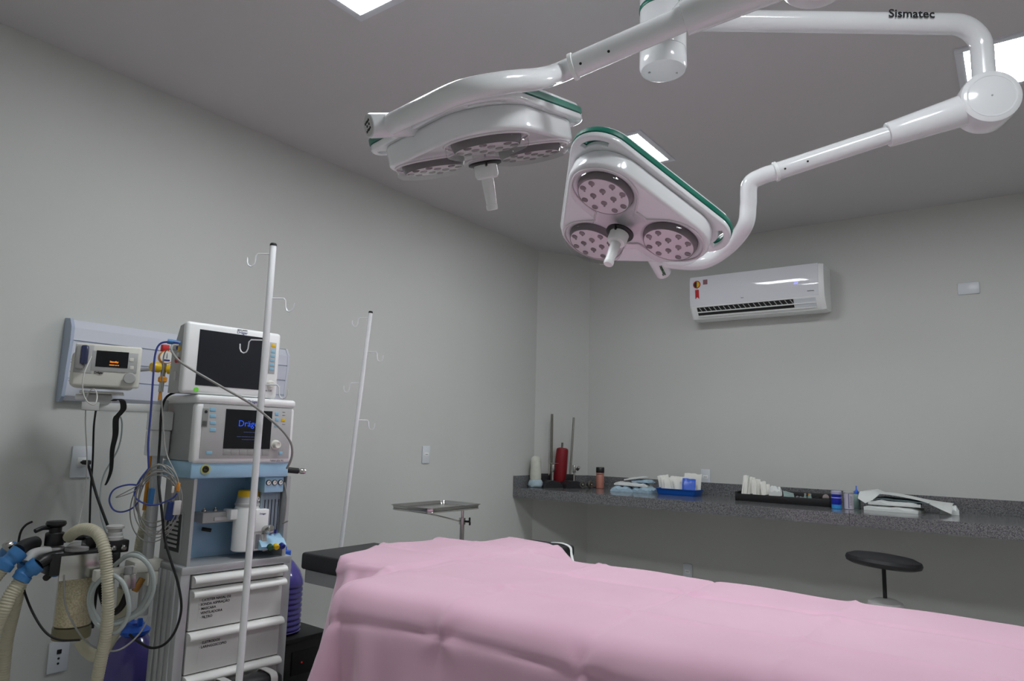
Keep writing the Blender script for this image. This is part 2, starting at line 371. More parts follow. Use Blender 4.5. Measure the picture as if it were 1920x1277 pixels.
MB().prism([(cx_ - .014, fy, cz_ - .042), (cx_ + .016, fy, cz_ - .042), (cx_ + .018, fy, cz_ - .115), (cx_ + .002, fy, cz_ - .098), (cx_ - .012, fy, cz_ - .115)], (0, .004, 0)).build('ribbon_tail', 'red', st, ang=0)
MB().bb(cx_ + .05, cx_ + .085, fy, fy + .004, cz_ - .006, cz_ + .032).build('square_sticker', mat('dull_pink_sticker', (140, 96, 104), .5), t, ang=0)
text('20', .03, 'display_digits', 'whitelit', t, facing((W2 - .185, fy + .0005, .205), (1, 0, 0), (0, 0, 1)))
print_bars('faint_print', 'inkg', t, (-.08, -.2205, .135), (.010, .008), .005)
MB().bb(W2 - .11, W2 - .065, -.2245, -.22, .135, .139).build('print_line', 'inkg', t, ang=0)

# ================================================================== WALL PLATES
def plate(name, label, pos, right, w_=.074, h_=.118, kind='socket', group=None, cat='outlet'):
    r_ = Vector(right); n_ = Vector((r_.y, -r_.x, 0))
    # local frame: x along wall, -y out of the wall
    mw = Matrix(((r_.x, -n_.x, 0, pos[0]), (r_.y, -n_.y, 0, pos[1]), (0, 0, 1, pos[2]), (0, 0, 0, 1)))
    o = thing(name, label, cat, mw=mw, group=group)
    MB().bb(-w_ / 2, w_ / 2, -.010, 0, -h_ / 2, h_ / 2, .004).build('cover_plate', 'plate', o)
    if kind == 'socket':
        s_ = MB().bb(-.021, .021, -.0125, -.009, -.012, .014, .002).build('socket_insert', 'whitep', o)
        for dx in (-.009, 0, .009): MB().cyl((dx, -.0115, .001), (dx, -.0132, .001), .0026, n=10).build('pin_hole', 'ink', s_)
    elif kind == 'double':
        for dz in (-.026, -.006): MB().cyl((0, -.009, dz), (0, -.0118, dz), .0045, n=12).build('pin_hole', 'ink', o)
        MB().bb(-.009, .009, -.013, -.009, .012, .03, .002).build('black_insert', 'black', o)
    elif kind == 'plug':
        MB().bb(-.02, .02, -.0125, -.009, -.02, .02, .002).build('socket_insert', 'whitep', o)
        pl = MB().bb(-.004, .022, -.05, -.012, -.011, .009, .005).build('plug', 'black', o)
        MB().cyl((-.002, -.03, -.001), (-.014, -.03, -.001), .009, .004, n=12).build('plug_nose', 'black', pl)
    return o
YW = (0, 1, 0)
plate('power_outlet', 'white outlet plate on the left wall above the steel instrument tray', (0, -1.77, 1.186), YW)
plate('power_outlet', 'white outlet plate on the back wall just above the blue tray of packets', (1.315, 0, 1.058), (1, 0, 0))
plate('blank_plate', 'blank white horizontal plate high on the back wall beside the air conditioner', tuple(on_y(1816, 541, 0)), (1, 0, 0), .12, .078, 'blank', cat='wall plate')
pp = on_x(152, 866, 0); plate('power_outlet', 'white outlet plate with a black plug under the pale gas panel', (0, pp.y, pp.z), YW, .085, .135, 'plug')
pp = on_x(108, 1231, 0); plate('power_outlet', 'white low outlet plate with a black insert on the left wall behind the granule canister', (0, pp.y, pp.z), YW, .078, .125, 'double')
pp = on_y(1290, 1072, 0); plate('power_outlet', 'white outlet plate on the back wall in the shade below the counter', (pp.x, 0, pp.z), (1, 0, 0))

# ================================================================== GAS PANEL ON THE LEFT WALL
y0, y1 = -4.075, -2.975; zb, ztp = 1.415, 1.765
t = thing('wall_gas_panel', 'pale lilac medical gas panel with three seams mounted on the left wall', 'gas panel', (0, (y0 + y1) / 2, zb))
hh = ztp - zb; L2 = (y1 - y0) / 2
prof = [(0, 0), (.035, .0), (.052, .02), (.062, .09), (.062, .12), (.075, .25), (.072, .31), (.05, .345), (0, .35)]
def gp(y, k=1.0): return [(p[0] * k, y, .175 + (p[1] - .175) * k) for p in prof]
segs = [(0, .092), (.096, .172), (.176, .252), (.256, .35)]
def px_at(z):
    for (xa, za), (xb, zb_) in zip(prof[1:-1], prof[2:]):
        if za <= z <= zb_: return xa + (xb - xa) * (z - za) / (zb_ - za)
    return .05
MB().rings([[(p[0] * .93, y, .175 + (p[1] - .175) * .985) for p in prof] for y in (-L2 + .01, L2 - .01)]).build('back_box', 'endb', t, ang=20)
for za, zb_ in segs:
    pts = sorted([za + .0005, zb_ - .0005] + [p[1] for p in prof[1:-1] if za < p[1] < zb_])
    out = [(px_at(z), z) for z in pts]
    ring = [(max(x - .012, 0), z) for x, z in reversed(out)]
    MB().rings([[(x, y, z) for x, z in out + ring] for y in (-L2 + .012, L2 - .012)]).build('front_strip', 'panelb', t, ang=20)
for s in (-1, 1):
    MB().rings([gp(s * (L2 - .013), 1.03), gp(s * L2, 1.03)]).build('end_cap', 'endb' if s < 0 else 'panelb', t, ang=25)

# ================================================================== GAS REGULATOR on the panel
rp = at(308, 690, 2.86)
t = thing('gas_regulator', 'yellow twin-knob gas regulator with round pressure gauge on the gas panel', 'regulator', tuple(rp))
sc_ = 2.86 / FPX
ex, ez = Vector((.25, .968, 0)), Vector((0, 0, 1)); eo = Vector((.968, -.25, 0))
def rl(dx, dz, do=0): return ex * dx * sc_ - ez * dz * sc_ + eo * do
MB().tube([rl(-2, 45), rl(-1, 0), rl(0, -22)], .010, 12).build('stem', 'steel', t)
MB().tube([rl(-2, 0), Vector((-rp.x + .05, 0, .0)) + rl(-2, 0)], .010, 12).build('inlet_pipe', 'steel', t)
g = MB().lathe([(.0, -.018), (.026, -.018), (.028, -.012), (.028, .010), (.025, .014), (.0, .014)], rl(1, -20), eo).build('pressure_gauge', 'orange', t)
MB().lathe([(0, .0135), (.0245, .0135), (.0245, .0155), (0, .0155)], rl(1, -20), eo).build('gauge_face', 'gauge', g)
gp_ = rl(1, -20) + eo * .0165
MB().prism([gp_ + ex * -.0015 - ez * .006, gp_ + ex * .0015 - ez * .006, gp_ + ex * .0008 + ez * .016, gp_ - ex * .0008 + ez * .016], eo * .0005).build('needle', 'ink', g, ang=0)
MB().prism([gp_ + ex * -.012 - ez * .016, gp_ + ex * .012 - ez * .016, gp_ + ex * .012 - ez * .010, gp_ - ex * .012 - ez * .010], eo * .0004).build('gauge_print', 'inkb', g, ang=0)
MB().lathe([(.012, 0), (.020, .006), (.020, .035), (.017, .042), (0, .042)], rl(4, 2), ex * .8 + eo * .5).build('valve_knob', 'yellow', t)
MB().lathe([(.012, 0), (.021, .006), (.021, .032), (.016, .04), (0, .04)], rl(-6, 0), -ex * .8 + eo * .2).build('valve_knob', 'yellow', t)
MB().lathe([(.012, -.012), (.017, -.008), (.017, .008), (.012, .012)], rl(-1, 22), ez).build('hose_nut', 'orange', t)
MB().box(rl(0, -38, -.02), (.022, .03, .03), .004).build('outlet_cap', 'red', t)
t2 = MB().tube(smooth_path([rp + rl(-2, 45), rp + rl(-3, 80), rp + rl(-4, 120), rp + rl(-8, 180), rp + rl(-10, 260)]), .007, 10).build('gas_hose', 'orange', None)
rebase(tag(t2, 'thin amber gas hose hanging down from the yellow regulator', 'hose'))

# ================================================================== SURGICAL LIGHT
lx, ly = 2.432, -3.321
t = thing('surgical_light', 'white twin-head ceiling surgical light with green-rimmed triangular heads on jointed arms', 'surgical light', (lx, ly, H))
SL = t
def W(v): return Vector(v)
MB().lathe([(.14, -.002), (.14, -.03), (.12, -.05), (.085, -.06)], (0, 0, 0)).build('ceiling_flange', 'white', t)
zc = 2.512 - H
MB().lathe([(.076, -.05), (.076, 2.742 - H)], (0, 0, 0), n=40).build('column', 'white', t)
MB().lathe([(.0775, 2.742 - H), (.0785, 2.74 - H), (.0785, 2.730 - H), (.0775, 2.728 - H)], (0, 0, 0), n=40).build('green_ring', 'green', t)
hub = MB().lathe([(.076, 2.727 - H), (.076, 2.585 - H), (.0755, 2.583 - H)], (0, 0, 0), n=40).build('hub', 'white', t)
MB().lathe([(.0755, 2.5815 - H), (.0765, 2.580 - H), (.0765, zc + .016), (.072, zc + .005), (.06, zc), (0, zc)], (0, 0, 0), n=40).build('hub_cap', 'white', t)
for a in (.6, 3.74): MB().lathe([(.004, 0), (.004, -.002), (0, -.002)], (.045 * math.cos(a), .045 * math.sin(a), zc), n=10).build('screw', 'graym', hub)
# ---- arm 2 (far arm with the lettering)
hubw = Vector((lx, ly, 0))
B2 = on_z(1838, 46, 2.70); d2 = Vector((B2.x - lx, B2.y - ly, 0)); D2 = d2.length; d2n = d2.normalized()
LOC = lambda p: Vector(p) - Vector((lx, ly, H))
zJ = 2.425
top = [LOC((lx + d2n.x * .06, ly + d2n.y * .06, 2.70)), LOC((lx + d2n.x * (D2 - .09), ly + d2n.y * (D2 - .09), 2.70))]
for k in range(1, 9):
    a = k / 8 * math.pi / 2
    top.append(LOC((lx + d2n.x * (D2 - .09 + .09 * math.sin(a)), ly + d2n.y * (D2 - .09 + .09 * math.sin(a)), 2.70 - .09 + .09 * math.cos(a))))
top.append(LOC((B2.x, B2.y, zJ + .06)))
a2 = MB().tube(top, .034, 24).build('upper_arm', 'white', t)
# Sismatec lettering on the camera side of the tube
sd = Vector((d2n.y, -d2n.x, 0)); mid = LOC((lx, ly, 2.70)) + d2n * (D2 - .245)
nrm = (sd * .93 - Vector((0, 0, 1)) * -.36).normalized()
text('Sismatec', .056, 'lettering', 'ink', a2, facing(mid + nrm * .0355, d2n, nrm.cross(d2n)) @ Matrix.Diagonal((.76, 1, 1, 1)), shear=.3, bold=.0008)
def disc_axis(p): v = (CAM - Vector(p)); return v
def joint(p, axis, rad, half):
    p = Vector(p); axis = Vector(axis).normalized()
    return MB().lathe([(0, -half), (rad * .86, -half), (rad * .97, -half + .006), (rad, -half + .018), (rad, half - .018), (rad * .97, half - .006), (rad * .86, half), (0, half)], p, axis, n=40)
J2 = Vector((B2.x, B2.y, zJ))
C2 = at(1455, 322, 2.40); ar2 = (C2 - J2).normalized()
ax2 = ar2.cross(Vector((0, 0, 1))).normalized()
if ax2.dot(CAM - J2) < 0: ax2 = -ax2
ax2t = (ax2 + Vector((0, 0, -.35))).normalized()
jd = joint(LOC(J2), ax2, .088, .052).build('elbow_joint', 'white', t)
MB().lathe([(.003, .052), (.003, .0535), (0, .0535)], LOC(J2), ax2, n=10).build('screw', 'graym', jd)
MB().lathe([(.066, .0515), (.066, .0532), (.071, .0532), (.071, .0515)], LOC(J2), ax2, n=40).build('raised_ring', 'white', jd)
def spring_arm(J, Cc, tag_):
    d = (Cc - J).normalized(); L = (Cc - J).length
    MB().lathe([(.052, .055), (.049, .12), (.041, .30), (.040, .302), (.034, .303)], LOC(J), d, n=28).build('arm_cover', 'white', t)
    s = MB().cyl(LOC(J + d * .29), LOC(J + d * (L - .004)), .0305, n=28).build('spring_arm', 'white', t)
    MB().lathe([(.031, -.006), (.0345, -.005), (.0345, .005), (.031, .006)], LOC(J + d * L), d, n=28).build('collar', 'whitep', t)
    side = (CAM - Cc); side = (side - d * side.dot(d)).normalized()
    for k in (.025, .10): MB().lathe([(.0035, 0), (.0035, .0012), (0, .0012)], LOC(Cc - d * k) + side * .0303, side, n=10).build('screw', 'ink', s)
    return d
spring_arm(J2, C2, 2)
# ---- arm 1 (near arm, mostly above the frame)
J1 = at(1530, -72, 1.56); C1 = at(1075, 125, 1.78)
B1 = Vector((J1.x, J1.y, 2.62)); d1 = Vector((B1.x - lx, B1.y - ly, 0)); D1 = d1.length; d1n = d1.normalized()
p1 = [LOC((lx + d1n.x * .05, ly + d1n.y * .05, 2.64)), LOC((lx + d1n.x * (D1 - .09), ly + d1n.y * (D1 - .09), 2.64))]
for k in range(1, 9):
    a = k / 8 * math.pi / 2
    p1.append(LOC((lx + d1n.x * (D1 - .09 + .09 * math.sin(a)), ly + d1n.y * (D1 - .09 + .09 * math.sin(a)), 2.64 - .09 + .09 * math.cos(a))))
p1.append(LOC((J1.x, J1.y, J1.z + .06)))
MB().tube(p1, .034, 24).build('upper_arm', 'white', t)
ar1 = (C1 - J1).normalized(); ax1_ = ar1.cross(Vector((0, 0, 1))).normalized()
joint(LOC(J1), ax1_, .088, .052).build('elbow_joint', 'white', t)
spring_arm(J1, C1, 1)
# ---- lamp heads
RHm = Matrix(((.086, .992, .119, 2.269), (-.915, .031, .403, -3.285), (.395, -.143, .91, 2.028), (0, 0, 0, 1)))
LHC = CAM + (Vector((2.225, -3.99, 2.052)) - CAM) * 1.085 - CU * .012
LHm = Matrix(((.651, .763, -.025, LHC.x), (-.735, .621, -.281, LHC.y), (-.198, .201, .962, LHC.z), (0, 0, 0, 1)))
def ortho(m):
    x = Vector((m[0][0], m[1][0], m[2][0])).normalized(); z = Vector((m[0][2], m[1][2], m[2][2])); z = (z - x * z.dot(x)).normalized(); y = z.cross(x); p = m.translation
    return Matrix(((x.x, y.x, z.x, p.x), (x.y, y.y, z.y, p.y), (x.z, y.z, z.z, p.z), (0, 0, 0, 1)))
def hull3(rho, rr, n=14):
    pts = []
    for k in range(3):
        a = k * 2 * math.pi / 3
        for i in range(n + 1):
            b = a - math.pi / 3 + i * (2 * math.pi / 3) / n
            pts.append((rho * math.cos(a) + rr * math.cos(b), rho * math.sin(a) + rr * math.sin(b)))
    return pts
def trefoil(n=144):
    rr = []
    for i in range(n):
        th = 2 * math.pi * i / n; d = (th + math.pi / 3) % (2 * math.pi / 3) - math.pi / 3
        q = .110 ** 2 - (.165 * math.sin(d)) ** 2
        rr.append(max(.165 * math.cos(d) + math.sqrt(q) if q > 0 else 0, .098))
    for _ in range(3): rr = [(rr[i - 1] + 2 * rr[i] + rr[(i + 1) % n]) / 4 for i in range(n)]
    return [(rr[i] * math.cos(2 * math.pi * i / n), rr[i] * math.sin(2 * math.pi * i / n)) for i in range(n)]
LEDS = [(-.052, .030), (-.052, -.030), (-.026, .058), (-.026, 0), (-.026, -.058), (0, .030), (0, -.030), (.026, .058), (.026, 0), (.026, -.058), (.052, .030), (.052, -.030)]
DOTS = [(-.040, .0), (-.013, .030), (-.013, -.030), (.013, 0.055), (.013, -.055), (.013, 0), (.040, .030), (.040, -.030)]
led_me = None
def lamp_head(mw, jang, lettering):
    loc = Matrix.Translation(-Vector((lx, ly, H))) @ ortho(mw)
    def B(mb, name, m, parent, ang=35, label=None):
        bmesh.ops.recalc_face_normals(mb.bm, faces=mb.bm.faces[:])
        mb.bm.transform(loc)
        return mb.build(name, m, parent, ang=ang, label=label)
    pods = [(.165 * math.cos(k * 2 * math.pi / 3), .165 * math.sin(k * 2 * math.pi / 3)) for k in range(3)]
    me = curve_prism([hull3(.163, .130)] + [circle(x, y, .090, 40) for x, y in pods], .064, .012)
    me.transform(Matrix.Translation((0, 0, .032)))
    head = B(MB().mesh(me), 'lamp_head', 'white', t, 30)
    slots = []
    for k in range(3):
        a = k * 2 * math.pi / 3; sp = []
        for i in range(13):
            b = a - .62 + 1.24 * i / 12; sp.append((.243 * math.cos(a) + .085 * math.cos(b) , .243 * math.sin(a) + .085 * math.sin(b)))
        for i in range(13):
            b = a + .62 - 1.24 * i / 12; sp.append((.243 * math.cos(a) + .068 * math.cos(b), .243 * math.sin(a) + .068 * math.sin(b)))
        slots.append(sp)
    me = curve_prism([hull3(.243, .108)] + slots, .020, .006); me.transform(Matrix.Translation((0, 0, .071)))
    B(MB().mesh(me), 'rim_plate', 'white', head, 30)
    me = curve_prism([hull3(.243, .1095)] + slots, .018, .002); me.transform(Matrix.Translation((0, 0, .090)))
    B(MB().mesh(me), 'green_rim', 'green', head, 30)
    me = curve_prism([hull3(.236, .106)] + slots, .014, .005); me.transform(Matrix.Translation((0, 0, .104)))
    B(MB().mesh(me), 'top_cover', 'white', head, 30)
    me = curve_prism([hull3(.13, .105)], .04, .018); me.transform(Matrix.Translation((0, 0, .121)))
    B(MB().mesh(me), 'top_dome', 'white', head, 40)
    tf = trefoil()
    me = curve_prism([tf], .030, .010); me.transform(Matrix.Translation((0, 0, -.0155)))
    cv = MB().mesh(me); bmesh.ops.recalc_face_normals(cv.bm, faces=cv.bm.faces[:])
    bmesh.ops.delete(cv.bm, geom=[f_ for f_ in cv.bm.faces if f_.normal.z > .7 and f_.calc_center_median().z > -.004], context='FACES')
    B(cv, 'clear_cover', 'clear', head, 30, label='clear three-lobed cover')
    # moulded lip that follows the lobes
    tp = [Vector((x * 1.012, y * 1.012, -.002)) for x, y in tf]
    B(MB().tube(tp + [tp[0], tp[1]], .0035, 8), 'cover_lip', 'leddisc', head)
    for (x, y) in pods:
        ld = B(MB().lathe([(0, -.0165), (.0836, -.0165), (.0836, -.0195), (0, -.0195)], (x, y, 0), n=40), 'led_board', 'leddisc', head, 0)
        B(MB().lathe([(.0900, .004), (.0925, .004), (.0925, -.003), (.0860, -.0200), (.0836, -.0200), (.0836, -.0165)], (x, y, 0), n=40, ring=True), 'reflector_ring', 'rimdark', head, 40)
        ca, sa = math.cos(.3), math.sin(.3)
        for (u_, v_) in LEDS:
            uu, vv = (u_ * ca - v_ * sa) * 1.12, (u_ * sa + v_ * ca) * 1.12
            B(MB().lathe([(.0105, -.0193), (.0105, -.0215), (.007, -.0235), (0, -.024)], (x + uu, y + vv, 0), n=14), 'led_lens', 'led', head)
        dm = MB()
        for (u_, v_) in DOTS:
            uu, vv = (u_ * ca - v_ * sa) * 1.12, (u_ * sa + v_ * ca) * 1.12
            dm.lathe([(.0036, -.0193), (.0036, -.0208), (0, -.0208)], (x + uu, y + vv, 0), n=8)
        B(dm, 'board_screws', 'led', head)
    B(MB().lathe([(.026, -.031), (.047, -.031), (.047, -.036), (.040, -.039), (.026, -.039)], (0, 0, 0), n=32), 'handle_ring', 'black', head, label='black ring round the handle')
    B(MB().box((.036, 0, -.040), (.03, .006, .012), .002), 'locking_pin', 'black', head)
    B(MB().lathe([(.033, -.030), (.033, -.066), (.029, -.074), (.016, -.077)], (0, 0, 0), n=28), 'handle_socket', 'whitep', head)
    B(MB().lathe([(.0165, -.072), (.0175, -.085), (.0150, -.148), (.0165, -.150), (.0165, -.160), (.014, -.164), (0, -.164)], (0, 0, 0), n=24), 'handle', 'whitep', head, label='white sterilisable handle')
    # pivot cylinder and its lettering
    c_, s_ = math.cos(jang), math.sin(jang); JL = .385 if lettering else .335
    jv = B(MB().cyl((c_ * .195, s_ * .195, .080), (c_ * JL, s_ * JL, .080), .031, n=28, bev=.004), 'tilt_pivot', 'white', t)
    P = ortho(mw) @ Vector((c_ * JL, s_ * JL, .080)); A_ = (ortho(mw).to_3x3() @ Vector((c_, s_, 0))).normalized()
    return head, jv, P, A_, ortho(mw)
def loc_tube(pts, r, name, n=22):
    return MB().tube([LOC(p) for p in smooth_path(pts, 10)], r, n).build(name, 'white', t)
hdR, jvR, PR, AR, mR = lamp_head(RHm, math.pi, True)
LHm = Matrix.Translation(LHC) @ Matrix.Rotation(R(2.6), 4, CR) @ Matrix.Translation(-LHC) @ LHm
hdL, jvL, PL, AL, mL = lamp_head(LHm, -math.pi / 3, False)
def depth(p): return (Vector(p) - CAM).dot(CF)
# right yoke: from collar C2 round the back edge of the head to the pivot
tR = depth(PR); cR = PR - AR * .085
loc_tube([C2 + ar2 * .0, C2 + ar2 * .05, at(1406, 346, 2.425), at(1403, 385, 2.44), at(1396, 425, 2.46), at(1362, 466, tR - .06), at(1312, 492, tR - .02), cR], .0285, 'yoke')
tL = depth(PL); cL = PL - AL * .055
loc_tube([C1, C1 + ar1 * .045, at(1010, 148, 1.69), at(940, 156, 1.60), at(865, 172, 1.58), at(795, 203, (tL + 1.58) / 2 - .02), cL], .0265, 'yoke')
# control pad on the end of the left pivot
upv = Vector((0, 0, 1)); rr_ = upv.cross(AL).normalized()
mt = facing(LOC(PL + AL * .0008), rr_, AL.cross(rr_))
pad = MB(); pad.lathe([(.026, 0), (.026, .001), (0, .001)], (0, 0, 0), n=28); pad.bm.transform(mt); pad = pad.build('control_pad', 'label', jvL)
for bx, by, bw in ((-.011, .008, .006), (0, .010, .013), (.011, .012, .006), (-.004, 0, .006), (.009, .002, .006), (-.011, -.012, .006), (0, -.010, .013), (.011, -.008, .006)):
    k = MB().box((bx, by, .0014), (bw, .0055, .001)); k.bm.transform(mt); k.build('pad_key', 'ink', pad, ang=0)
ud = (mR.to_3x3() @ Vector((0, 0, -1))); sidev = (CAM - PR); sidev = (sidev - AR * sidev.dot(AR)).normalized()
text('Sismatec', .0170, 'lettering', 'dkgreen', jvR, facing(LOC(PR - AR * .048 + sidev * .0318), -AR, sidev.cross(-AR)), shear=.35, bold=.0006)
MB().box((LOC(PR - AR * .05 + sidev * .0305)), (.001, .001, .001)).bm.free()

# ================================================================== OPERATING TABLE AND DRAPE
TZ = .80
t = thing('operating_table', 'operating table with black vinyl mattress under the pink sheet', 'operating table', (2.1, -3.15, 0))
O = Vector((2.1, -3.15, 0))
def tb(x0, x1, y0, y1, z0, z1, bev=0): return MB().bb(x0 - O.x, x1 - O.x, y0 - O.y, y1 - O.y, z0, z1, bev, 3)
tb(.785, 1.36, -3.36, -2.94, TZ - .07, TZ, .012).build('head_cushion', 'vinyl', t)
tb(1.47, 2.40, -3.42, -2.88, TZ - .07, TZ, .012).build('back_cushion', 'vinyl', t)
tb(2.41, 3.40, -3.42, -2.88, TZ - .07, TZ, .012).build('leg_cushion', 'vinyl', t)
tb(.80, 1.36, -3.345, -2.955, TZ - .125, TZ - .072, .003).build('head_frame', 'graym', t)
tb(1.365, 3.38, -3.40, -2.90, TZ - .15, TZ - .085, .003).build('main_frame', 'graym', t)
for y in (-3.43, -2.87): tb(1.4, 3.3, y - .008, y + .008, TZ - .12, TZ - .085, .002).build('side_rail', 'steel', t)
tb(1.9, 2.3, -3.33, -2.97, .16, TZ - .126, .02).build('pedestal', 'graym', t)
tb(1.5, 2.9, -3.40, -2.90, .03, .16, .03).build('base', 'graym', t)
for x, y in ((1.6, -3.3), (1.6, -3.0), (2.8, -3.3), (2.8, -3.0)): MB().cyl((x - O.x, y - O.y, 0), (x - O.x, y - O.y, .032), .04, n=16).build('foot', 'black', t)
for (xa, xb, ya, yb) in ((1.22, 1.525, -2.86, -2.315), (1.40, 1.68, -3.615, -3.44)):
    ab = tb(xa, xb, ya, yb, TZ - .05, TZ + (.005 if ya > -3 else -.008), .015).build('arm_board', 'vinyl', t)
    tb(xa + .03, xb - .03, ya, yb - .02, TZ - .065, TZ - .051, .003).build('board_plate', 'graym', ab)
for y in (-3.55, -2.78):
    tb(1.9, 3.3, y - .07, y + .07, TZ - .05, TZ - .006, .015).build('side_cushion', 'vinyl', t)
# strap on the far arm board
sp = smooth_path([(1.425, -2.37, TZ + .009), (1.48, -2.365, TZ + .010), (1.532, -2.375, TZ - .002), (1.555, -2.40, TZ - .03), (1.59, -2.44, TZ - .06)], 6)
MB().rings([[Vector(p) - O + Vector((0, s * .010, z)) for s, z in ((-1, 0), (1, 0), (1, .003), (-1, .003))] for p in sp]).build('strap', 'whitep', t)

# ---- the sheet: cloth relaxed over the table in numpy
def drape():
    nx, ny = 112, 74; NSTEP = 260
    ys = np.linspace(-4.20, -2.43, ny)
    hem = np.interp(ys, [-4.20, -3.8, -3.36, -3.15, -2.94, -2.40], [.86, .92, 1.03, .97, .845, .70])
    X0 = np.zeros((nx, ny, 3))
    for j in range(ny): X0[:, j, 0] = np.linspace(hem[j], 3.55, nx); X0[:, j, 1] = ys[j]
    X0[:, :, 2] = TZ + .035
    rng = np.random.RandomState(3)
    boxes = [((.785, 1.37), (-3.36, -2.94), TZ, .06, .014), ((1.36, 3.40), (-3.70, -2.67), TZ, .13, .085), ((1.20, 1.525), (-2.9, -2.315), TZ + .008, .06, .014), ((.95, 1.22), (-2.96, -2.60), TZ - .002, .06, .014)]
    bx = [(np.array([(a[0] + a[1]) / 2, (b[0] + b[1]) / 2, c - h]), np.array([(a[1] - a[0]) / 2, (b[1] - b[0]) / 2, h]), r_) for a, b, c, h, r_ in boxes]
    X = X0.copy(); X[:, :, 2] += rng.randn(nx, ny) * .002
    V = np.zeros_like(X)
    def rest(a, b): return np.linalg.norm(X0[a] - X0[b], axis=-1)
    cons = []
    def add(a_sl, b_sl, st): cons.append((a_sl, b_sl, rest(a_sl, b_sl), st))
    def sl(i0, di, j0, dj, si, sj):
        ni, nj = nx - abs(di), ny - abs(dj)
        ia = np.arange(i0, nx - di, si) if di >= 0 else np.arange(i0 - di, nx, si)
        ja = np.arange(j0, ny - dj, sj) if dj >= 0 else np.arange(j0 - dj, ny, sj)
        A = np.ix_(ia, ja); Bq = np.ix_(ia + di, ja + dj); return A, Bq
    for o in (0, 1): add(*sl(o, 1, 0, 0, 2, 1), 1.0); add(*sl(0, 0, o, 1, 1, 2), 1.0)
    for o in (0, 1): add(*sl(o, 1, 0, 1, 2, 1), .35); add(*sl(o, 1, 0, -1, 2, 1), .35)
    for i_ in range(4):
        if i_ < 4: add(*sl(i_, 2, 0, 0, 4, 1), .10); add(*sl(0, 0, i_, 2, 1, 4), .10)
    dt = 1 / 200.; OFF = .010
    for step in range(NSTEP):
        V[:, :, 2] -= 9.8 * dt; V *= .975
        prev = X.copy(); X = X + V * dt
        for it in range(5):
            for A, Bq, rl_, st in cons:
                d = X[Bq] - X[A]; L = np.sqrt((d * d).sum(-1)) + 1e-9
                c = (.5 * st * (L - rl_) / L)[..., None] * d
                X[A] += c; X[Bq] -= c
            for c, b, rad in bx:
                p = X - c; q = np.abs(p) - (b - rad)
                mq = np.maximum(q, 0); ln = np.sqrt((mq * mq).sum(-1))
                dist = ln + np.minimum(q.max(-1), 0) - rad
                ins = dist < OFF
                if ins.any():
                    pi, qi, mi, li = p[ins], q[ins], mq[ins], ln[ins]
                    g = np.where(li[:, None] > 1e-7, mi / (li[:, None] + 1e-9), (qi == qi.max(-1, keepdims=True)).astype(float)) * np.sign(pi)
                    mv = g * (OFF - dist[ins])[:, None]
                    dx = X[ins] + mv - prev[ins]
                    dx -= g * (dx * g).sum(-1, keepdims=True)
                    X[ins] += mv - .45 * dx
        V = (X - prev) / dt
        sp_ = np.linalg.norm(V, axis=-1, keepdims=True); V *= np.minimum(1, 2.5 / (sp_ + 1e-9))
    # refine twice by bilinear splitting + light smoothing
    U = np.stack([X0[:, :, 0], X0[:, :, 1]], -1)
    def refine(Aq):
        n_, m_ = Aq.shape[:2]; o = np.zeros((2 * n_ - 1, 2 * m_ - 1, Aq.shape[2]))
        o[::2, ::2] = Aq; o[1::2, ::2] = (Aq[:-1] + Aq[1:]) / 2; o[:, 1::2] = (o[:, :-2:2] + o[:, 2::2]) / 2; return o
    def smooth(Aq, k=.5):
        o = Aq.copy(); o[1:-1, 1:-1] = (1 - k) * Aq[1:-1, 1:-1] + k * .25 * (Aq[2:, 1:-1] + Aq[:-2, 1:-1] + Aq[1:-1, 2:] + Aq[1:-1, :-2]); return o
    X = refine(smooth(X, .35)); U = refine(U); X = smooth(smooth(X, .6), .6)
    # ironed fold lines of the sheet
    du = np.gradient(X, axis=0); dv = np.gradient(X, axis=1); N = np.cross(du, dv); N /= np.linalg.norm(N, axis=-1, keepdims=True) + 1e-9
    hgt = np.zeros(X.shape[:2])
    for k, y in enumerate((-4.02, -3.74, -3.38, -3.02, -2.70)):
        d = np.abs(U[:, :, 1] - y - .006 * np.sin(U[:, :, 0] * 7)); hgt += (1, -1.4, 1, -1, 1)[k] * .0100 * np.exp(-(d / .012))
    for k, x in enumerate((1.45, 1.90, 2.37, 2.84, 3.30)):
        d = np.abs(U[:, :, 0] - x - .006 * np.sin(U[:, :, 1] * 8)); hgt += (1 if k % 2 else -1) * .0095 * np.exp(-(d / .011))
    for x, y in ((1.90, -3.74), (2.37, -3.74), (2.84, -3.74), (2.37, -3.02), (2.84, -3.02), (1.90, -3.38)):
        dx_, dy_ = U[:, :, 0] - x, U[:, :, 1] - y; rr_ = np.sqrt(dx_ ** 2 + dy_ ** 2)
        hgt += .008 * np.sin(np.arctan2(dy_, dx_) * 3 + x * 5) * np.exp(-(rr_ / .085) ** 2) * np.minimum(rr_ / .02, 1)
    hgt += .004 * np.sin(U[:, :, 0] * 9 + 2 * np.sin(U[:, :, 1] * 5)) * np.sin(U[:, :, 1] * 8 + 1.5 * np.sin(U[:, :, 0] * 4))
    hang = np.clip((-3.76 - U[:, :, 1]) / .30, 0, 1)
    hgt += hang * .020 * np.sin(2 * np.pi * (U[:, :, 0] * 1.7 + .55 * (U[:, :, 1] + 3.7)) + 1.0) * (.6 + .4 * np.sin(U[:, :, 0] * 3.1))
    # the free corner swings out to the side
    sw = np.clip((1.50 - U[:, :, 0]) / .5, 0, 1) * (U[:, :, 1] < -3.30)
    drop_ = np.maximum(0, TZ - .07 - X[:, :, 2])
    X[:, :, 0] -= .30 * sw * drop_; X[:, :, 1] -= .06 * sw * drop_
    X = X + N * hgt[..., None]
    return X
DX = drape()
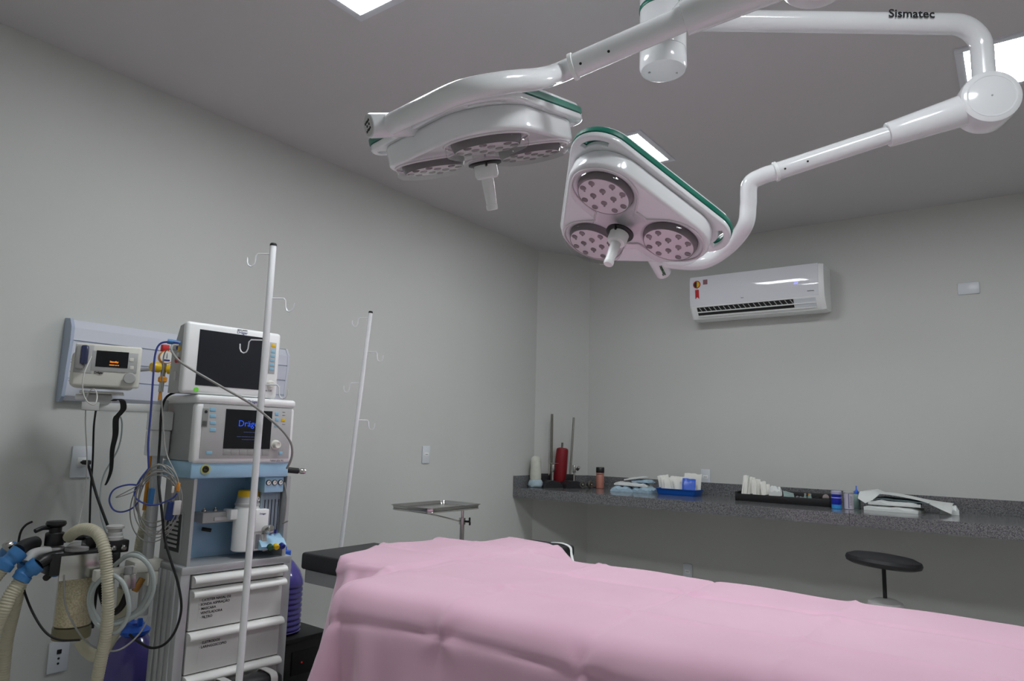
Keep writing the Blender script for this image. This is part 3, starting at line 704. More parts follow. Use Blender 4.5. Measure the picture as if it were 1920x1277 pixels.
n_, m_ = DX.shape[:2]
vs = DX.reshape(-1, 3).tolist()
fs = [(i * m_ + j, (i + 1) * m_ + j, (i + 1) * m_ + j + 1, i * m_ + j + 1) for i in range(n_ - 1) for j in range(m_ - 1)]
me = bpy.data.meshes.new('surgical_sheet'); me.from_pydata(vs, [], fs)
dr = rebase(finish(me, 'surgical_sheet', 'pink', ang=0))
for p in dr.data.polygons: p.use_smooth = True
so = dr.modifiers.new('thickness', 'SOLIDIFY'); so.thickness = .0016; so.offset = 1
tag(dr, 'creased pink cloth sheet draped over the operating table', 'sheet')

# ================================================================== MAYO STAND
t = thing('instrument_stand', 'stainless steel instrument stand with an empty tray beside the left wall', 'instrument stand', (.80, -2.31, 0))
O2 = Vector((.80, -2.31, 0))
tx0, tx1, ty0, ty1, tz = .60, .895, -2.68, -2.25, .945
def trp(x, y, z): return Vector((x, y, z)) - O2
def rr2(x0, x1, y0, y1, r_, z, n=5):
    out = []
    for cx, cy, a0 in ((x1 - r_, y1 - r_, 0), (x0 + r_, y1 - r_, 90), (x0 + r_, y0 + r_, 180), (x1 - r_, y0 + r_, 270)):
        for i in range(n + 1):
            a = R(a0 + 90 * i / n); out.append(trp(cx + r_ * math.cos(a), cy + r_ * math.sin(a), z))
    return out
tr = MB().rings([rr2(tx0 + .022, tx1 - .022, ty0 + .022, ty1 - .022, .02, tz - .012), rr2(tx0 + .012, tx1 - .012, ty0 + .012, ty1 - .012, .028, tz - .012), rr2(tx0 + .006, tx1 - .006, ty0 + .006, ty1 - .006, .03, tz + .003), rr2(tx0, tx1, ty0, ty1, .035, tz + .004),
      rr2(tx0, tx1, ty0, ty1, .035, tz + .001), rr2(tx0 + .008, tx1 - .008, ty0 + .008, ty1 - .008, .03, tz - .001), rr2(tx0 + .010, tx1 - .010, ty0 + .010, ty1 - .010, .03, tz - .0135), rr2(tx0 + .024, tx1 - .024, ty0 + .024, ty1 - .024, .02, tz - .0135)])
tr.build('tray', 'steel', t)
fr_ = rr2(tx0 + .012, tx1 - .012, ty0 + .012, ty1 - .012, .028, tz - .019)
MB().tube(fr_ + [fr_[0]], .005, 8).build('tray_frame', 'steel', t)
bp = at(858, 975, 3.72); bx_, by_ = .80, -2.31
MB().cyl((0, 0, .60), (0, 0, tz - .02), .008, n=14).build('upper_rod', 'steel', t)
MB().cyl((0, 0, .03), (0, 0, .855), .0125, n=14).build('post', 'steel', t)
MB().tube(smooth_path([trp(tx0 + .1, ty0 + .02, tz - .02), trp(.76, -2.50, tz - .05), Vector((0, -.01, tz - .095))], 5), .004, 8).build('brace', 'steel', t)
MB().cyl((0, 0, .835), (0, 0, .87), .018, n=16).build('clamp', 'steel', t)
kn = MB().cyl((.015, .0, .852), (.04, .012, .852), .006, n=10); kn.box((.042, .013, .862), (.008, .012, .026), .004); kn.box((.044, .013, .842), (.008, .012, .02), .004)
kn.build('clamp_knob', 'black', t)
for a in (200, 320, 80):
    MB().tube([(0, 0, .05), (.22 * math.cos(R(a)), .22 * math.sin(R(a)), .035)], .012, 10).build('base_leg', 'steel', t)
    MB().cyl((.22 * math.cos(R(a)), .22 * math.sin(R(a)), 0), (.22 * math.cos(R(a)), .22 * math.sin(R(a)), .045), .02, n=12).build('foot', 'black', t)

# ================================================================== IV POLES
def hook(mb, p, d, s=1.0):
    d = Vector(d).normalized(); z = Vector((0, 0, 1)); p = Vector(p)
    pts = [p, p + d * .055 * s, p + d * .062 * s - z * .008 * s, p + d * .064 * s - z * .034 * s, p + d * .069 * s - z * .046 * s, p + d * .079 * s - z * .050 * s, p + d * .089 * s - z * .045 * s, p + d * .094 * s - z * .034 * s, p + d * .095 * s - z * .016 * s]
    return mb.tube(pts, .0026, 8)
def iv_pole(label, base, top, rad, hooks, hd, group):
    t = thing('iv_pole', label, 'iv pole', (base[0], base[1], 0), group=group)
    b, tp = Vector((0, 0, .06)), Vector(top) - Vector((base[0], base[1], 0))
    ax = (tp - b).normalized()
    MB().cyl(b, tp, rad, n=20).build('pole', 'white', t)
    MB().lathe([(rad * 1.06, -.004), (rad * 1.06, .003), (rad * .8, .007), (0, .007)], tp, ax, n=18).build('end_cap', 'black', t)
    for f, s in hooks: hook(MB(), tp + ax * -f, Vector(hd) * s).build('hook', 'white', t)
    for k in range(4):
        a = R(20 + 90 * k)
        MB().tube([(0, 0, .075), (.12 * math.cos(a), .12 * math.sin(a), .07), (.20 * math.cos(a), .20 * math.sin(a), .045)], .013, 10).build('base_leg', 'white', t)
        MB().cyl((.20 * math.cos(a), .20 * math.sin(a), 0), (.20 * math.cos(a), .20 * math.sin(a), .045), .018, n=12).build('caster', 'black', t)
    return t
# pole 1 stands in front of the machine: solve its height for the top pixel
p1b = at(470, 1000, 2.48); p1b = Vector((p1b.x, p1b.y, 0))
d = ray(507, 459); k = ((p1b.x - CAM.x) * d.x + (p1b.y - CAM.y) * d.y) / (d.x ** 2 + d.y ** 2); ztop1 = CAM.z + d.z * k
hv = (CR.x, CR.y, 0)
iv_pole('tall white iv pole standing upright in front of the anaesthesia machine', p1b, (p1b.x, p1b.y, ztop1), .0123, [(.035, -1), (.205, 1), (.365, -1), (.53, 1)], hv, 'white iv poles')
tp2 = at(695, 586, 3.75); bt2 = at(640, 1020, 3.58); dr2 = (bt2 - tp2); b2 = tp2 + dr2 * ((tp2.z - .06) / -dr2.z)
iv_pole('white iv pole leaning slightly, behind the black table end by the left wall', (b2.x, b2.y, 0), tuple(tp2), .0115, [(.03, -1), (.215, 1), (.385, -1), (.58, 1)], hv, 'white iv poles')

# ================================================================== STOOL
sx, sy, sz = 2.66, -.93, .705
t = thing('stool', 'round black padded stool on a thin dark pole in front of the counter', 'stool', (sx, sy, 0))
tl = Matrix.Translation((0, 0, sz)) @ Matrix.Rotation(R(-4.5), 4, Vector((CF.x, CF.y, 0)).normalized() * -1)
sb = MB().lathe([(0, -.032), (.16, -.032), (.184, -.022), (.190, -.006), (.184, .010), (.15, .024), (.08, .031), (0, .033)], (0, 0, 0), n=44); sb.bm.transform(tl); sb.build('seat', 'vinyl', t)
MB().cyl((0, 0, .30), (0, 0, sz - .03), .0105, n=14).build('pole', 'rubber', t)
MB().lathe([(.012, .505), (.05, .50), (.085, .485), (.09, .46), (.03, .42), (.025, .10)], (0, 0, 0), n=28).build('lift_cover', 'label', t)
for k in range(5):
    a = R(20 + 72 * k); c_, s_ = math.cos(a), math.sin(a)
    MB().tube([(0, 0, .10), (.14 * c_, .14 * s_, .085), (.27 * c_, .27 * s_, .062)], [.022, .018, .013], 10).build('base_leg', 'steel', t)
    MB().cyl((.27 * c_ - .012 * s_, .27 * s_ + .012 * c_, .028), (.27 * c_ + .012 * s_, .27 * s_ - .012 * c_, .028), .028, n=14).build('caster', 'black', t)

# ================================================================== ANAESTHESIA MACHINE (local: x right along its front, y back, z up)
MO = (.78, -3.849, 0); MRZ = R(85)
AM = thing('anesthesia_machine', 'anaesthesia machine with drawers, light blue bay and grey screen unit', 'anesthesia machine', MO, MRZ)
t = AM
MW = Matrix.Translation(Vector(MO)) @ Matrix.Rotation(MRZ, 4, 'Z'); MWI = MW.inverted()
def ml(p): return MWI @ Vector(p)
def fpx(px, py, yl=0.0):                          # pixel -> point of the plane y = yl of the machine
    o = ml(CAM); d = MWI.to_3x3() @ ray(px, py); k = (yl - o.y) / d.y; return o + d * k
# trolley
MB().bb(.0, .385, .012, .20, .09, .765, .004).build('trolley_body', 'graym', t)
for x in (-.022, .407 - .010):
    MB().bb(x - .020, x + .018, -.012, .205, .0, .80, .006).build('side_frame', 'alu', t)
for y in (.03, .075, .12, .165):
    MB().bb(-.048, -.041, y - .012, y + .012, .09, .78, .003).build('frame_rib', 'alu', t)
MB().bb(-.042, .407, -.016, .23, .772, .803, .006).build('work_surface', 'alu', t)
for k, (za, zb_) in enumerate(((.722, .768), (.570, .718), (.417, .566), (.12, .413))):
    d_ = MB().bb(.003, .382, -.010, .012, za, zb_, .003).build('drawer', 'drawer', t)
    lip = [(-.010, zb_ - .002), (-.026, zb_ - .003), (-.036, zb_ - .010), (-.040, zb_ - .020), (-.037, zb_ - .026), (-.034, zb_ - .024), (-.034, zb_ - .018), (-.030, zb_ - .012), (-.010, zb_ - .010)]
    MB().rings([[(x, y, z) for y, z in lip] for x in (.004, .384)]).build('pull_lip', 'handle', d_, ang=50)
    if k in (1, 2):
        q = fpx(390, 1137 if k == 1 else 1216)
        lines = ['· CATETER NASAL O2', '· SONDA ASPIRAÇÃO', '· MASCARA', '  VENTILADORA', '· FILTRO'] if k == 1 else ['· ELETRODOS', '· LARINGOSCOPIO']
        MB().bb(q.x - .042, q.x + .045, -.0108, -.0100, q.z - .045, q.z + .045).build('paper_label', 'drawer', d_, ang=0)
        for i, s in enumerate(lines):
            tm = text(s, .0125, 'label_print', 'ink', d_, facing((q.x - .034, -.0112, q.z + .028 - i * .0155), (1, 0, .0), (0, 0, 1)), bold=.0002)
            for v in tm.data.vertices: v.co.x += max(0, len(s) * .0031)
# blue bay
MB().bb(-.008, .37, .16, .19, .80, 1.13).build('bay_back', 'blue', t, ang=0)
MB().bb(-.022, -.010, -.008, .235, .803, 1.125).build('bay_side', 'graym', t, ang=0)
MB().bb(.368, .385, -.008, .235, .803, 1.125).build('bay_side', 'graym', t, ang=0)
# louvred vent on the left side
vt = MB().bb(-.0245, -.021, .06, .19, .845, .985).build('side_vent', 'black', t, ang=0)
for i in range(7):
    z = .86 + i * .0165
    MB().bb(-.0275, -.0235, .085, .165, z, z + .009, .001).build('vent_slat', 'grayp', vt, ang=0)
MB().bb(-.0255, -.021, .05, .06, .84, .99).build('vent_edge', 'alu', vt, ang=0)
MB().bb(-.042, .368, -.014, .24, 1.123, 1.186, .008).build('blue_band', 'bluel', t)
q = fpx(385, 880, -.014)
so_ = MB().lathe([(.0, 0), (.019, 0), (.019, .003), (0, .003)], (q.x, -.014, q.z), (0, -1, 0)).build('socket_ring', mat('pale_yellow_ring', (186, 190, 110), .5), t)
MB().lathe([(.0, .003), (.013, .003), (.012, .006), (.007, .006), (.006, .003), (0, .003)], (q.x, -.014, q.z), (0, -1, 0)).build('socket_core', 'ink', so_)
# mounting rail with screws, lever
rl0, rl1 = fpx(375, 965, .10), fpx(448, 968, .10)
MB().bb(rl0.x, rl1.x + .02, .075, .155, .945, .985, .003).build('vaporizer_rail', 'grayp', t)
for px in (383, 404): q = fpx(px, 953, .11); MB().lathe([(.010, 0), (.010, .008), (.005, .010), (.004, .016), (0, .017)], (q.x, .11, .985), n=14).build('rail_screw', 'steel', t)
q = fpx(388, 993, .13); MB().cyl((q.x - .014, .145, q.z + .002), (q.x + .016, .125, q.z - .004), .0075, n=12, bev=.002).build('lever', 'black', t)
MB().bb(rl0.x + .045, rl1.x, .070, .0755, .953, .966).build('rail_label', 'label', t, ang=0)
# flowmeter block
f0, f1 = .272, .358
MB().bb(f0, f1, .0, .17, 1.06, 1.122, .003).build('gauge_plate', 'bluel', t)
for i in range(3):
    gx = f0 + .016 + i * .027
    gg = MB().lathe([(0, 0), (.0115, 0), (.0115, .004), (.0095, .005), (.0095, .0035), (0, .0035)], (gx, 0, 1.10), (0, -1, 0), n=20).build('supply_gauge', 'ink', t)
    MB().lathe([(0, .0034), (.009, .0034), (.009, .0042), (0, .0042)], (gx, 0, 1.10), (0, -1, 0), n=20).build('gauge_face', 'gauge', gg)
    MB().box((gx + .002, -.0047, 1.101), (.002, .0006, .009), 0, Matrix.Rotation(.8, 3, 'Y')).build('needle', 'red' if i == 1 else 'ink', gg, ang=0)
MB().bb(f0, f1, .02, .17, .888, 1.06, .002).build('flowmeter_housing', mat('smoked_flow_panel', (140, 156, 168), .3), t)
for i in range(5):
    x = f0 + .012 + i * .0155
    MB().cyl((x, .018, .895), (x, .018, 1.053), .0045, n=10).build('flow_tube', 'clear', t)
    MB().bb(x + .0045, x + .0075, .0185, .0198, .90, 1.03).build('flow_scale', 'ink', t, ang=0)
MB().rings([[(x, -.03, .838), (x, -.034, .85), (x, -.012, .872), (x, .02, .89), (x, .06, .89), (x, .06, .838)] for x in (f0 - .012, f1 + .012)]).build('valve_shelf', 'bluel', t, ang=20)
for i, c_ in enumerate(('dkgreen', 'yellow', 'navy')):
    x = f0 + .020 + i * .026
    kx = MB().lathe([(.009, 0), (.0115, .003), (.0115, .018), (.009, .021), (0, .021)], (x, -.034, .852), (0, -.9, -.3), n=20).build('flow_valve_knob', c_, t)
for i in range(4): MB().cyl((f0 + .008 + i * .021, .012, .893), (f0 + .008 + i * .021, .012, .908), .005, n=10).build('tube_foot', 'navy', t)
# screen unit
MB().bb(-.034, .366, .02, .26, 1.186, 1.425, .006).build('screen_unit_body', 'graym', t)
MB().bb(-.044, .374, -.022, .022, 1.180, 1.408, .014, 3).build('front_bezel', 'whitep', t)
MB().bb(-.046, .376, -.024, .27, 1.408, 1.440, .012, 3).build('top_cover', 'whitep', t)
fpn = MB().bb(-.019, .357, -.0245, -.02, 1.199, 1.404, .001).build('control_panel', 'grayp', t)
MB().bb(.070, .267, -.0262, -.024, 1.237, 1.390).build('screen', 'screen2', t, ang=0)
text('Dräger', .034, 'screen_lettering', 'bluetext', fpn, facing((.172, -.0268, 1.335), (1, 0, 0), (0, 0, 1)))
print_bars('screen_print', 'dimtext', fpn, (.172, -.0268, 1.302), (.022, .012, .010), .003)
print_bars('screen_print', 'dimtext', fpn, (.168, -.0268, 1.284), (.018, .026, .008, .020, .014), .003)
print_bars('screen_print', 'dimtext', fpn, (.172, -.0268, 1.273), (.006, .022, .010, .014), .003)
for i in range(6):
    x = .0715 + i * .0328
    MB().bb(x, x + .030, -.0258, -.024, 1.212, 1.233, .001).build('soft_key', mat('soft_key_grey', (158, 158, 156), .5) if i == 0 else bpy.data.materials['soft_key_grey'], t)
for py in (768, 780, 793, 806): q = fpx(399, py, -.0245); MB().bb(q.x - .012, q.x + .012, -.0262, -.024, q.z - .0065, q.z + .0065, .001).build('blue_key', 'btn', t)
q = fpx(392, 849, -.0245); MB().bb(q.x - .012, q.x + .012, -.0262, -.024, q.z - .0065, q.z + .0065, .001).build('blue_key', 'btn', t)
q = fpx(384, 784, -.0245); lb_ = MB().bb(q.x - .010, q.x + .012, -.0256, -.024, q.z - .034, q.z + .036).build('key_legend', mat('legend_grey', (140, 142, 140), .5), t, ang=0)
MB().lathe([(.006, 0), (.006, .0008), (0, .0008)], (q.x + .002, -.0256, q.z + .024), (0, -1, 0), n=16).build('legend_mark', 'ink', lb_)
for i in range(6): MB().bb(q.x - .008, q.x + .009, -.0262, -.0255, q.z - .030 + i * .0035, q.z - .0285 + i * .0035).build('legend_line', 'ink', lb_, ang=0)
for px, py, c_ in ((519, 776, 'btn'), (519, 787, 'btn'), (518, 798, 'btn'), (531, 788, 'yellow'), (526, 850, 'btn')):
    q = fpx(px, py, -.0245); MB().bb(q.x - .008, q.x + .008, -.0262, -.024, q.z - .0065, q.z + .0065, .001).build('function_key', c_, t)
for py in (773, 779, 796): q = fpx(532, py, -.0245); MB().bb(q.x - .007, q.x + .007, -.0252, -.0245, q.z - .0006, q.z + .0006).build('print_line', 'ink', fpn, ang=0)
q = fpx(516, 834, -.0245)
kr = MB().lathe([(.020, 0), (.020, .003), (.015, .005), (.015, .02), (.013, .024), (.008, .024), (.007, .022), (0, .022)], (q.x, -.0245, q.z), (0, -1, 0)).build('rotary_knob', 'ivory', t)
text('Dräger', .017, 'lettering', 'inkb', t, facing((.18, -.0248, 1.424), (1, 0, 0), (0, 0, 1)))
text('Fabius plus XL', .0105, 'lettering', 'inkg', t, facing((.305, -.0228, 1.190), (1, 0, 0), (0, 0, 1)))
# right side handle and small gas cock
MB().cyl((.372, .02, 1.150), (.425, .0, 1.145), .012, n=16, bev=.003).build('side_handle', 'black', t)
MB().lathe([(.007, 0), (.012, .008), (.012, .02), (.009, .028)], (.425, .0, 1.145), (.9, -.35, -.05), n=16).build('handle_tip', 'steel', t)
# support column and cream bracket on the left
pa = ml(at(300, 760, 2.66)); pb = ml(at(290, 1000, 2.66))
MB().bb(-.085, -.055, .20, .24, .60, 1.42, .004).build('support_column', 'alu', t)
MB().bb(-.115, -.04, .19, .25, 1.20, 1.30, .008).build('column_clamp', 'whitep', t)
ba, bb_ = ml(at(240, 1075, 2.62)), ml(at(325, 1078, 2.62))
MB().bb(ba.x, bb_.x, ba.y - .05, ba.y + .05, .765, .810, .012).build('absorber_arm', 'ivory', t)
MB().bb(ba.x + .05, bb_.x + .04, ba.y - .055, ba.y + .055, .715, .766, .008).build('absorber_arm_base', 'ivory', t)
MB().bb(bb_.x - .02, bb_.x + .012, ba.y - .04, ba.y + .04, .66, .716, .006).build('arm_lug', 'ivory', t)

# ================================================================== VAPORIZER
vq = fpx(467, 980, .03)
t = thing('vaporizer', 'white cylindrical anaesthetic vaporizer with a yellow ring top in the blue bay', 'vaporizer', tuple(MW @ Vector((vq.x, .055, .83))), MRZ)
MB().lathe([(.046, 0), (.050, .004), (.050, .165), (.046, .172), (.046, .176)], (0, 0, 0), n=36).build('body', 'whitep', t)
MB().lathe([(.046, .176), (.049, .178), (.049, .186), (.046, .188), (.045, .19), (.040, .214), (.039, .216)], (0, 0, 0), n=36).build('dial', 'grayp', t)
MB().lathe([(.0405, .214), (.039, .234), (.036, .238), (.0, .238)], (0, 0, 0), n=36).build('yellow_ring', 'yellow', t, label='yellow agent ring')
bxp = MB().bb(.004, .062, -.066, .0, .078, .165, .003).build('front_box', 'whitep', t)
MB().bb(.008, .058, -.062, .0, .004, .078, .003).build('lower_box', 'label', t)
MB().bb(.012, .030, -.0635, -.06, .012, .068).build('sight_glass', mat('dim_sight_glass', (120, 124, 128), .2), t, ang=0)
MB().cyl((.048, -.060, .082), (.060, -.098, .090), .0165, n=20, bev=.003).build('filler_cap', 'steel', t)
MB().box((.05, -.064, .035), (.024, .012, .07), .004, Matrix.Rotation(-.2, 3, 'Y')).build('filler_lever', 'grayp', t)
dz_ = MB().lathe([(.0085, 0), (.0085, .002), (0, .002)], (.022, -.0425, .205), (.45, -.9, .25), n=18).build('zero_button', 'label', t)
text('0', .012, 'lettering', 'ink', dz_, facing((.0232, -.0448, .2056), (.9, .45, 0), (0, 0, 1)))
text('Dräger', .010, 'lettering', 'inkb', bxp, facing((.034, -.0665, .148), (1, 0, 0), (0, 0, 1)))
MB().bb(-.075, -.04, -.015, .05, .125, .165, .004).build('rail_block', 'whitep', t)

# ================================================================== PATIENT MONITOR on top of the machine
t = thing('patient_monitor', 'white patient monitor with a large blank dark screen on top of the anaesthesia machine', 'monitor', tuple(MW @ Vector((.096, .06, 1.4405))), MRZ)
x0, x1, z1 = -.198, .196, .276
MB().bb(x0, x1, -.068, -.03, .002, z1, .013, 3).build('front_bezel', 'whitep', t)
MB().rings([[(x0 + .004, y, .002 + a) if False else (x0 + .004 + (0), y, z) for y, z in ((-.034, .004), (-.034, .268), (.0, .262), (.03, .20), (.055, .18), (.06, .004))] , [(x1 - .006, y, z) for y, z in ((-.034, .004), (-.034, .268), (.0, .262), (.03, .20), (.055, .18), (.06, .004))]]).build('rear_housing', 'grayp', t, ang=25)
MB().bb(-.149, .132, -.0695, -.066, .034, .249).build('screen', 'screen', t, ang=0)
kp = MB().bb(.146, .176, -.0695, -.067, .105, .235, .001).build('key_strip', 'grayp', t)
for i, c_ in enumerate(('yellow', 'btn', 'btn', 'btn', 'btn', 'btn')):
    z = .222 - i * .0185 - (.006 if i else 0); MB().bb(.152, .171, -.0708, -.069, z - .006, z + .006, .001).build('key', c_, kp)
MB().lathe([(.016, 0), (.016, .004), (.013, .016), (.011, .018), (0, .018)], (.160, -.068, .060), (0, -1, 0)).build('rotary_knob', 'ivory', t)
MB().lathe([(.009, 0), (.009, .002), (0, .002)], (-.143, -.068, .017), (0, -1, 0), n=20).build('power_key', 'lime', t)
text('Dräger', .016, 'lettering', 'inkb', t, facing((.022, -.0686, .258), (1, 0, 0), (0, 0, 1)))
print_bars('faint_print', 'inkg', t, (.022, -.0684, .2685), (.018, .022), .003)
text('vista 120', .011, 'lettering', 'inkg', t, facing((.150, -.0686, .034), (1, 0, 0), (0, 0, 1)))
sock = []
for (y, z, c_, r_) in ((-.012, .190, 'grayp', .010), (-.010, .172, 'yellow', .009), (.008, .178, 'navy', .008), (-.012, .128, 'red', .009), (.008, .128, 'red', .009), (-.002, .150, 'whitep', .006)):
    MB().lathe([(r_ * 1.2, 0), (r_ * 1.2, .003), (r_ * .7, .005), (0, .005)], (x0 + .004, y, z), (-1, 0, 0), n=16).build('side_socket', c_, t)
MB().bb(x0 + .0005, x0 + .005, -.004, .012, .050, .085, .001).build('side_latch', 'label', t)
MONW = t.matrix_world.copy()

# a clear bag behind the monitor
q = MW @ Vector((.335, .20, 1.4415))
rng = random.Random(4); b_ = MB(); b_.sphere((0, 0, .045), .05, 1.1, .9, .9, 14)
for v in b_.bm.verts: v.co *= 1 + rng.uniform(-.12, .12); v.co.z = max(v.co.z, 0)
o = b_.build('plastic_bag', mat('cloudy_clear_bag', (170, 190, 186), .2, trans=.6), None, ang=20); o.location = q
tag(o, 'crumpled clear plastic bag beside the patient monitor', 'bag')

# ================================================================== SMALL GAS MONITOR on an arm
vp = at(195, 735, 2.70); vr = R(63 - 36.2 + 0); dirx = Vector((math.sin(R(27)), math.cos(R(27)), 0))
rz = math.atan2(dirx.y, dirx.x)
t = thing('gas_monitor', 'small ivory gas monitor with orange text screen and big dial on a wall arm', 'monitor', tuple(vp), rz)
VW = t.matrix_world.copy(); VI = VW.inverted()
def vpx(px, py, yl=0.0):
    o_ = VI @ CAM; d_ = VI.to_3x3() @ ray(px, py); k_ = (yl - o_.y) / d_.y; return o_ + d_ * k_
a, b, c_ = vpx(140, 638), vpx(264, 655), vpx(136, 720); d_ = vpx(262, 731)
xL, xR, zT, zB = (a.x + c_.x) / 2, (b.x + d_.x) / 2, (a.z + b.z) / 2, (c_.z + d_.z) / 2
cxm = (xL + xR) / 2; ww, hh_ = xR - xL, zT - zB
MB().bb(xL, xR, 0, .03, zB, zT, .008, 3).build('front_bezel', 'ivory', t)
MB().bb(xL - .012, xR - .02, .026, .15, zB - .004, zT - .03, .02, 3).build('rear_housing', 'ivory', t)
vh = MB()
for i in range(9): vh.box((xL - .0125, .05 + (i % 3) * .03, zB + .02 + i * .012), (.003, .022, .003))
vh.build('vent_slots', 'grayp', t, ang=0)
q0, q1 = vpx(174, 657), vpx(256, 700)
MB().bb(q0.x, q1.x, -.003, 0, q1.z, q0.z, .001).build('control_panel', 'grayp', t)
q0, q1 = vpx(182, 657), vpx(239, 691)
MB().bb(q0.x, q1.x, -.0045, -.002, q1.z, q0.z).build('screen', 'screen2', t, ang=0)
qm = vpx(214, 681); text('Standby', .0095, 'screen_lettering', 'ortext', t, facing((qm.x, -.005, qm.z + .004), (1, 0, 0), (0, 0, 1)), bold=.0004)
qm = vpx(214, 686); print_bars('screen_print', 'ortext', t, (qm.x, -.005, qm.z + .002), (.018, .006, .005), .0035)
qm = vpx(185, 699); text('Dräger', .011, 'lettering', 'ink', t, facing((qm.x, -.0035, qm.z), (1, 0, 0), (0, 0, 1)), bold=.0005)
for py in (675, 690): qm = vpx(247, py); MB().bb(qm.x - .007, qm.x + .007, -.005, -.002, qm.z - .007, qm.z + .007, .001).build('key', 'ivory', t)
qm = vpx(243, 710); MB().lathe([(.022, 0), (.022, .016), (.019, .022), (.0, .022)], (qm.x, -.0, qm.z), (0, -1, 0)).build('dial', 'grayp', t)
q0, q1 = vpx(143, 645), vpx(172, 700)
MB().bb(q0.x, q1.x, -.002, .001, q1.z, q0.z, .001).build('trap_recess', 'grayp', t)
wt = MB().bb(q0.x + .004, q0.x + .034, -.03, 0, q1.z + .012, q0.z - .006, .008).build('water_trap', mat('grey_trap_body', (150, 150, 148), .4), t)
MB().bb(q0.x + .020, q0.x + .046, -.036, -.004, q1.z + .03, q0.z - .004, .008).build('trap_cup', mat('smoky_blue_cup', (70, 76, 112), .15, trans=.4), wt, label='smoky blue plastic cup')
MB().bb(xL + .03, xR - .05, .0, .10, zB - .028, zB - .018, .002).build('bracket_plate', 'steel', t)
MB().bb(xL + .05, xR - .09, .02, .085, zB - .070, zB - .028, .006).build('bracket_block', 'grayp', t)
MB().cyl((xL + .015, .04, zB - .042), (xL + .05, .04, zB - .042), .012, n=14, bev=.004).build('bracket_screw', 'whitep', t)
MB().bb(xL + .04, xL + .10, .015, .09, zB - .092, zB - .060, .003).build('bracket_foot', 'label', t)
# arm from the bracket to the machine column
e0 = VW @ Vector((xL + .09, .055, zB - .076)); e1 = MW @ Vector((-.075, .22, 1.355))
dd = (e1 - e0); L_ = Vector((dd.x, dd.y, 0)).length
tt = AM
am = MB().box((0, 0, 0), (L_ + .02, .035, .030), .004)
am.bm.transform(MWI @ (Matrix.Translation(Vector(((e0.x + e1.x) / 2, (e0.y + e1.y) / 2, e0.z))) @ Matrix.Rotation(math.atan2(dd.y, dd.x), 4, 'Z')))
am.build('monitor_arm', 'whitep', AM)
MB().bb(-.115, -.035, .19, .25, 1.30, 1.375, .006).build('arm_clamp', 'whitep', AM)

# ================================================================== CIRCLE SYSTEM (absorber) hanging on the arm
tA = 2.50
cc = at(140, 1130, tA)
t = thing('carbon_dioxide_absorber', 'breathing absorber with steel block over a clear canister of cream granules', 'absorber', (cc.x, cc.y, 0), MRZ)
AW = t.matrix_world.copy(); AI = AW.inverted()
def ap(px, py, tt_=tA): return AI @ at(px, py, tt_)
zt_ = ap(143, 1068).z; zb2 = ap(130, 1192).z; rc = .060
MB().lathe([(rc, zb2 + .012), (rc, zt_)], (0, 0, 0), n=36).build('canister', 'clear', t)
MB().lathe([(0, zb2 + .045), (rc - .003, zb2 + .045), (rc - .003, zt_ - .004), (0, zt_ - .004)], (0, 0, 0), n=36).build('granules', 'granules', t, kind='stuff')
MB().lathe([(0, zb2), (rc + .001, zb2), (rc + .002, zb2 + .01), (rc + .002, zb2 + .036), (rc, zb2 + .040), (0, zb2 + .040)], (0, 0, 0), n=36).build('canister_base', mat('amber_clear_base', (150, 144, 112), .2, trans=.4), t)
MB().bb(.062, .070, -.012, .012, zb2 + .02, zt_, .002).build('side_seal', 'rubber', t)
blk = MB().bb(-.115, .055, -.075, .085, zt_ - .004, zt_ + .070, .006).build('valve_block', 'black', t)
MB().bb(-.085, .050, -.082, -.074, zt_ - .022, zt_ + .062, .002).build('front_plate', 'steel', t)
MB().bb(.05, .115, -.07, .06, zt_ - .002, zt_ + .058, .008).build('side_block', 'black', t)
MB().lathe([(.006, 0), (.006, .014), (.009, .016), (.009, .024), (0, .026)], (.066, -.07, zt_ + .03), (0, -1, 0), n=14).build('thumb_screw', 'steel', t)
for bx2, by2, r_ in ((-.082, .02, .034), (-.022, -.03, .036)):
    vd = MB().lathe([(r_ * .9, 0), (r_, .004), (r_, .014), (r_ * .85, .018), (r_ * .6, .026), (0, .030)], (bx2, by2, zt_ + .070), n=28).build('valve_dome', 'clear', t)
    MB().lathe([(r_ * 1.04, 0), (r_ * 1.04, .010), (r_ * .8, .012), (0, .012)], (bx2, by2, zt_ + .0695), n=28).build('valve_ring', 'grayp', vd)
MB().lathe([(.029, .088), (.030, .090), (.030, .130), (.027, .133), (.020, .134), (.020, .15), (.030, .156), (.033, .163), (.030, .172), (0, .174)], (-.082, .02, zt_), n=28).build('sensor_knob', 'black', t)
MB().tube(smooth_path([(-.10, .02, zt_ + .150), (-.125, .01, zt_ + .152), (-.150, 0, zt_ + .144)], 5), [.008] * 11, 12).build('sensor_plug', 'black', t)
MB().tube(smooth_path([(-.05, .03, zt_ + .1), (-.02, .03, zt_ + .108), (.03, .04, zt_ + .10), (.05, .03, zt_ + .085)], 5), .010, 10).build('valve_lever', 'black', t)
MB().bb(.015, .052, 0, .05, zt_ + .068, zt_ + .108, .004).build('pressure_block', 'black', t)
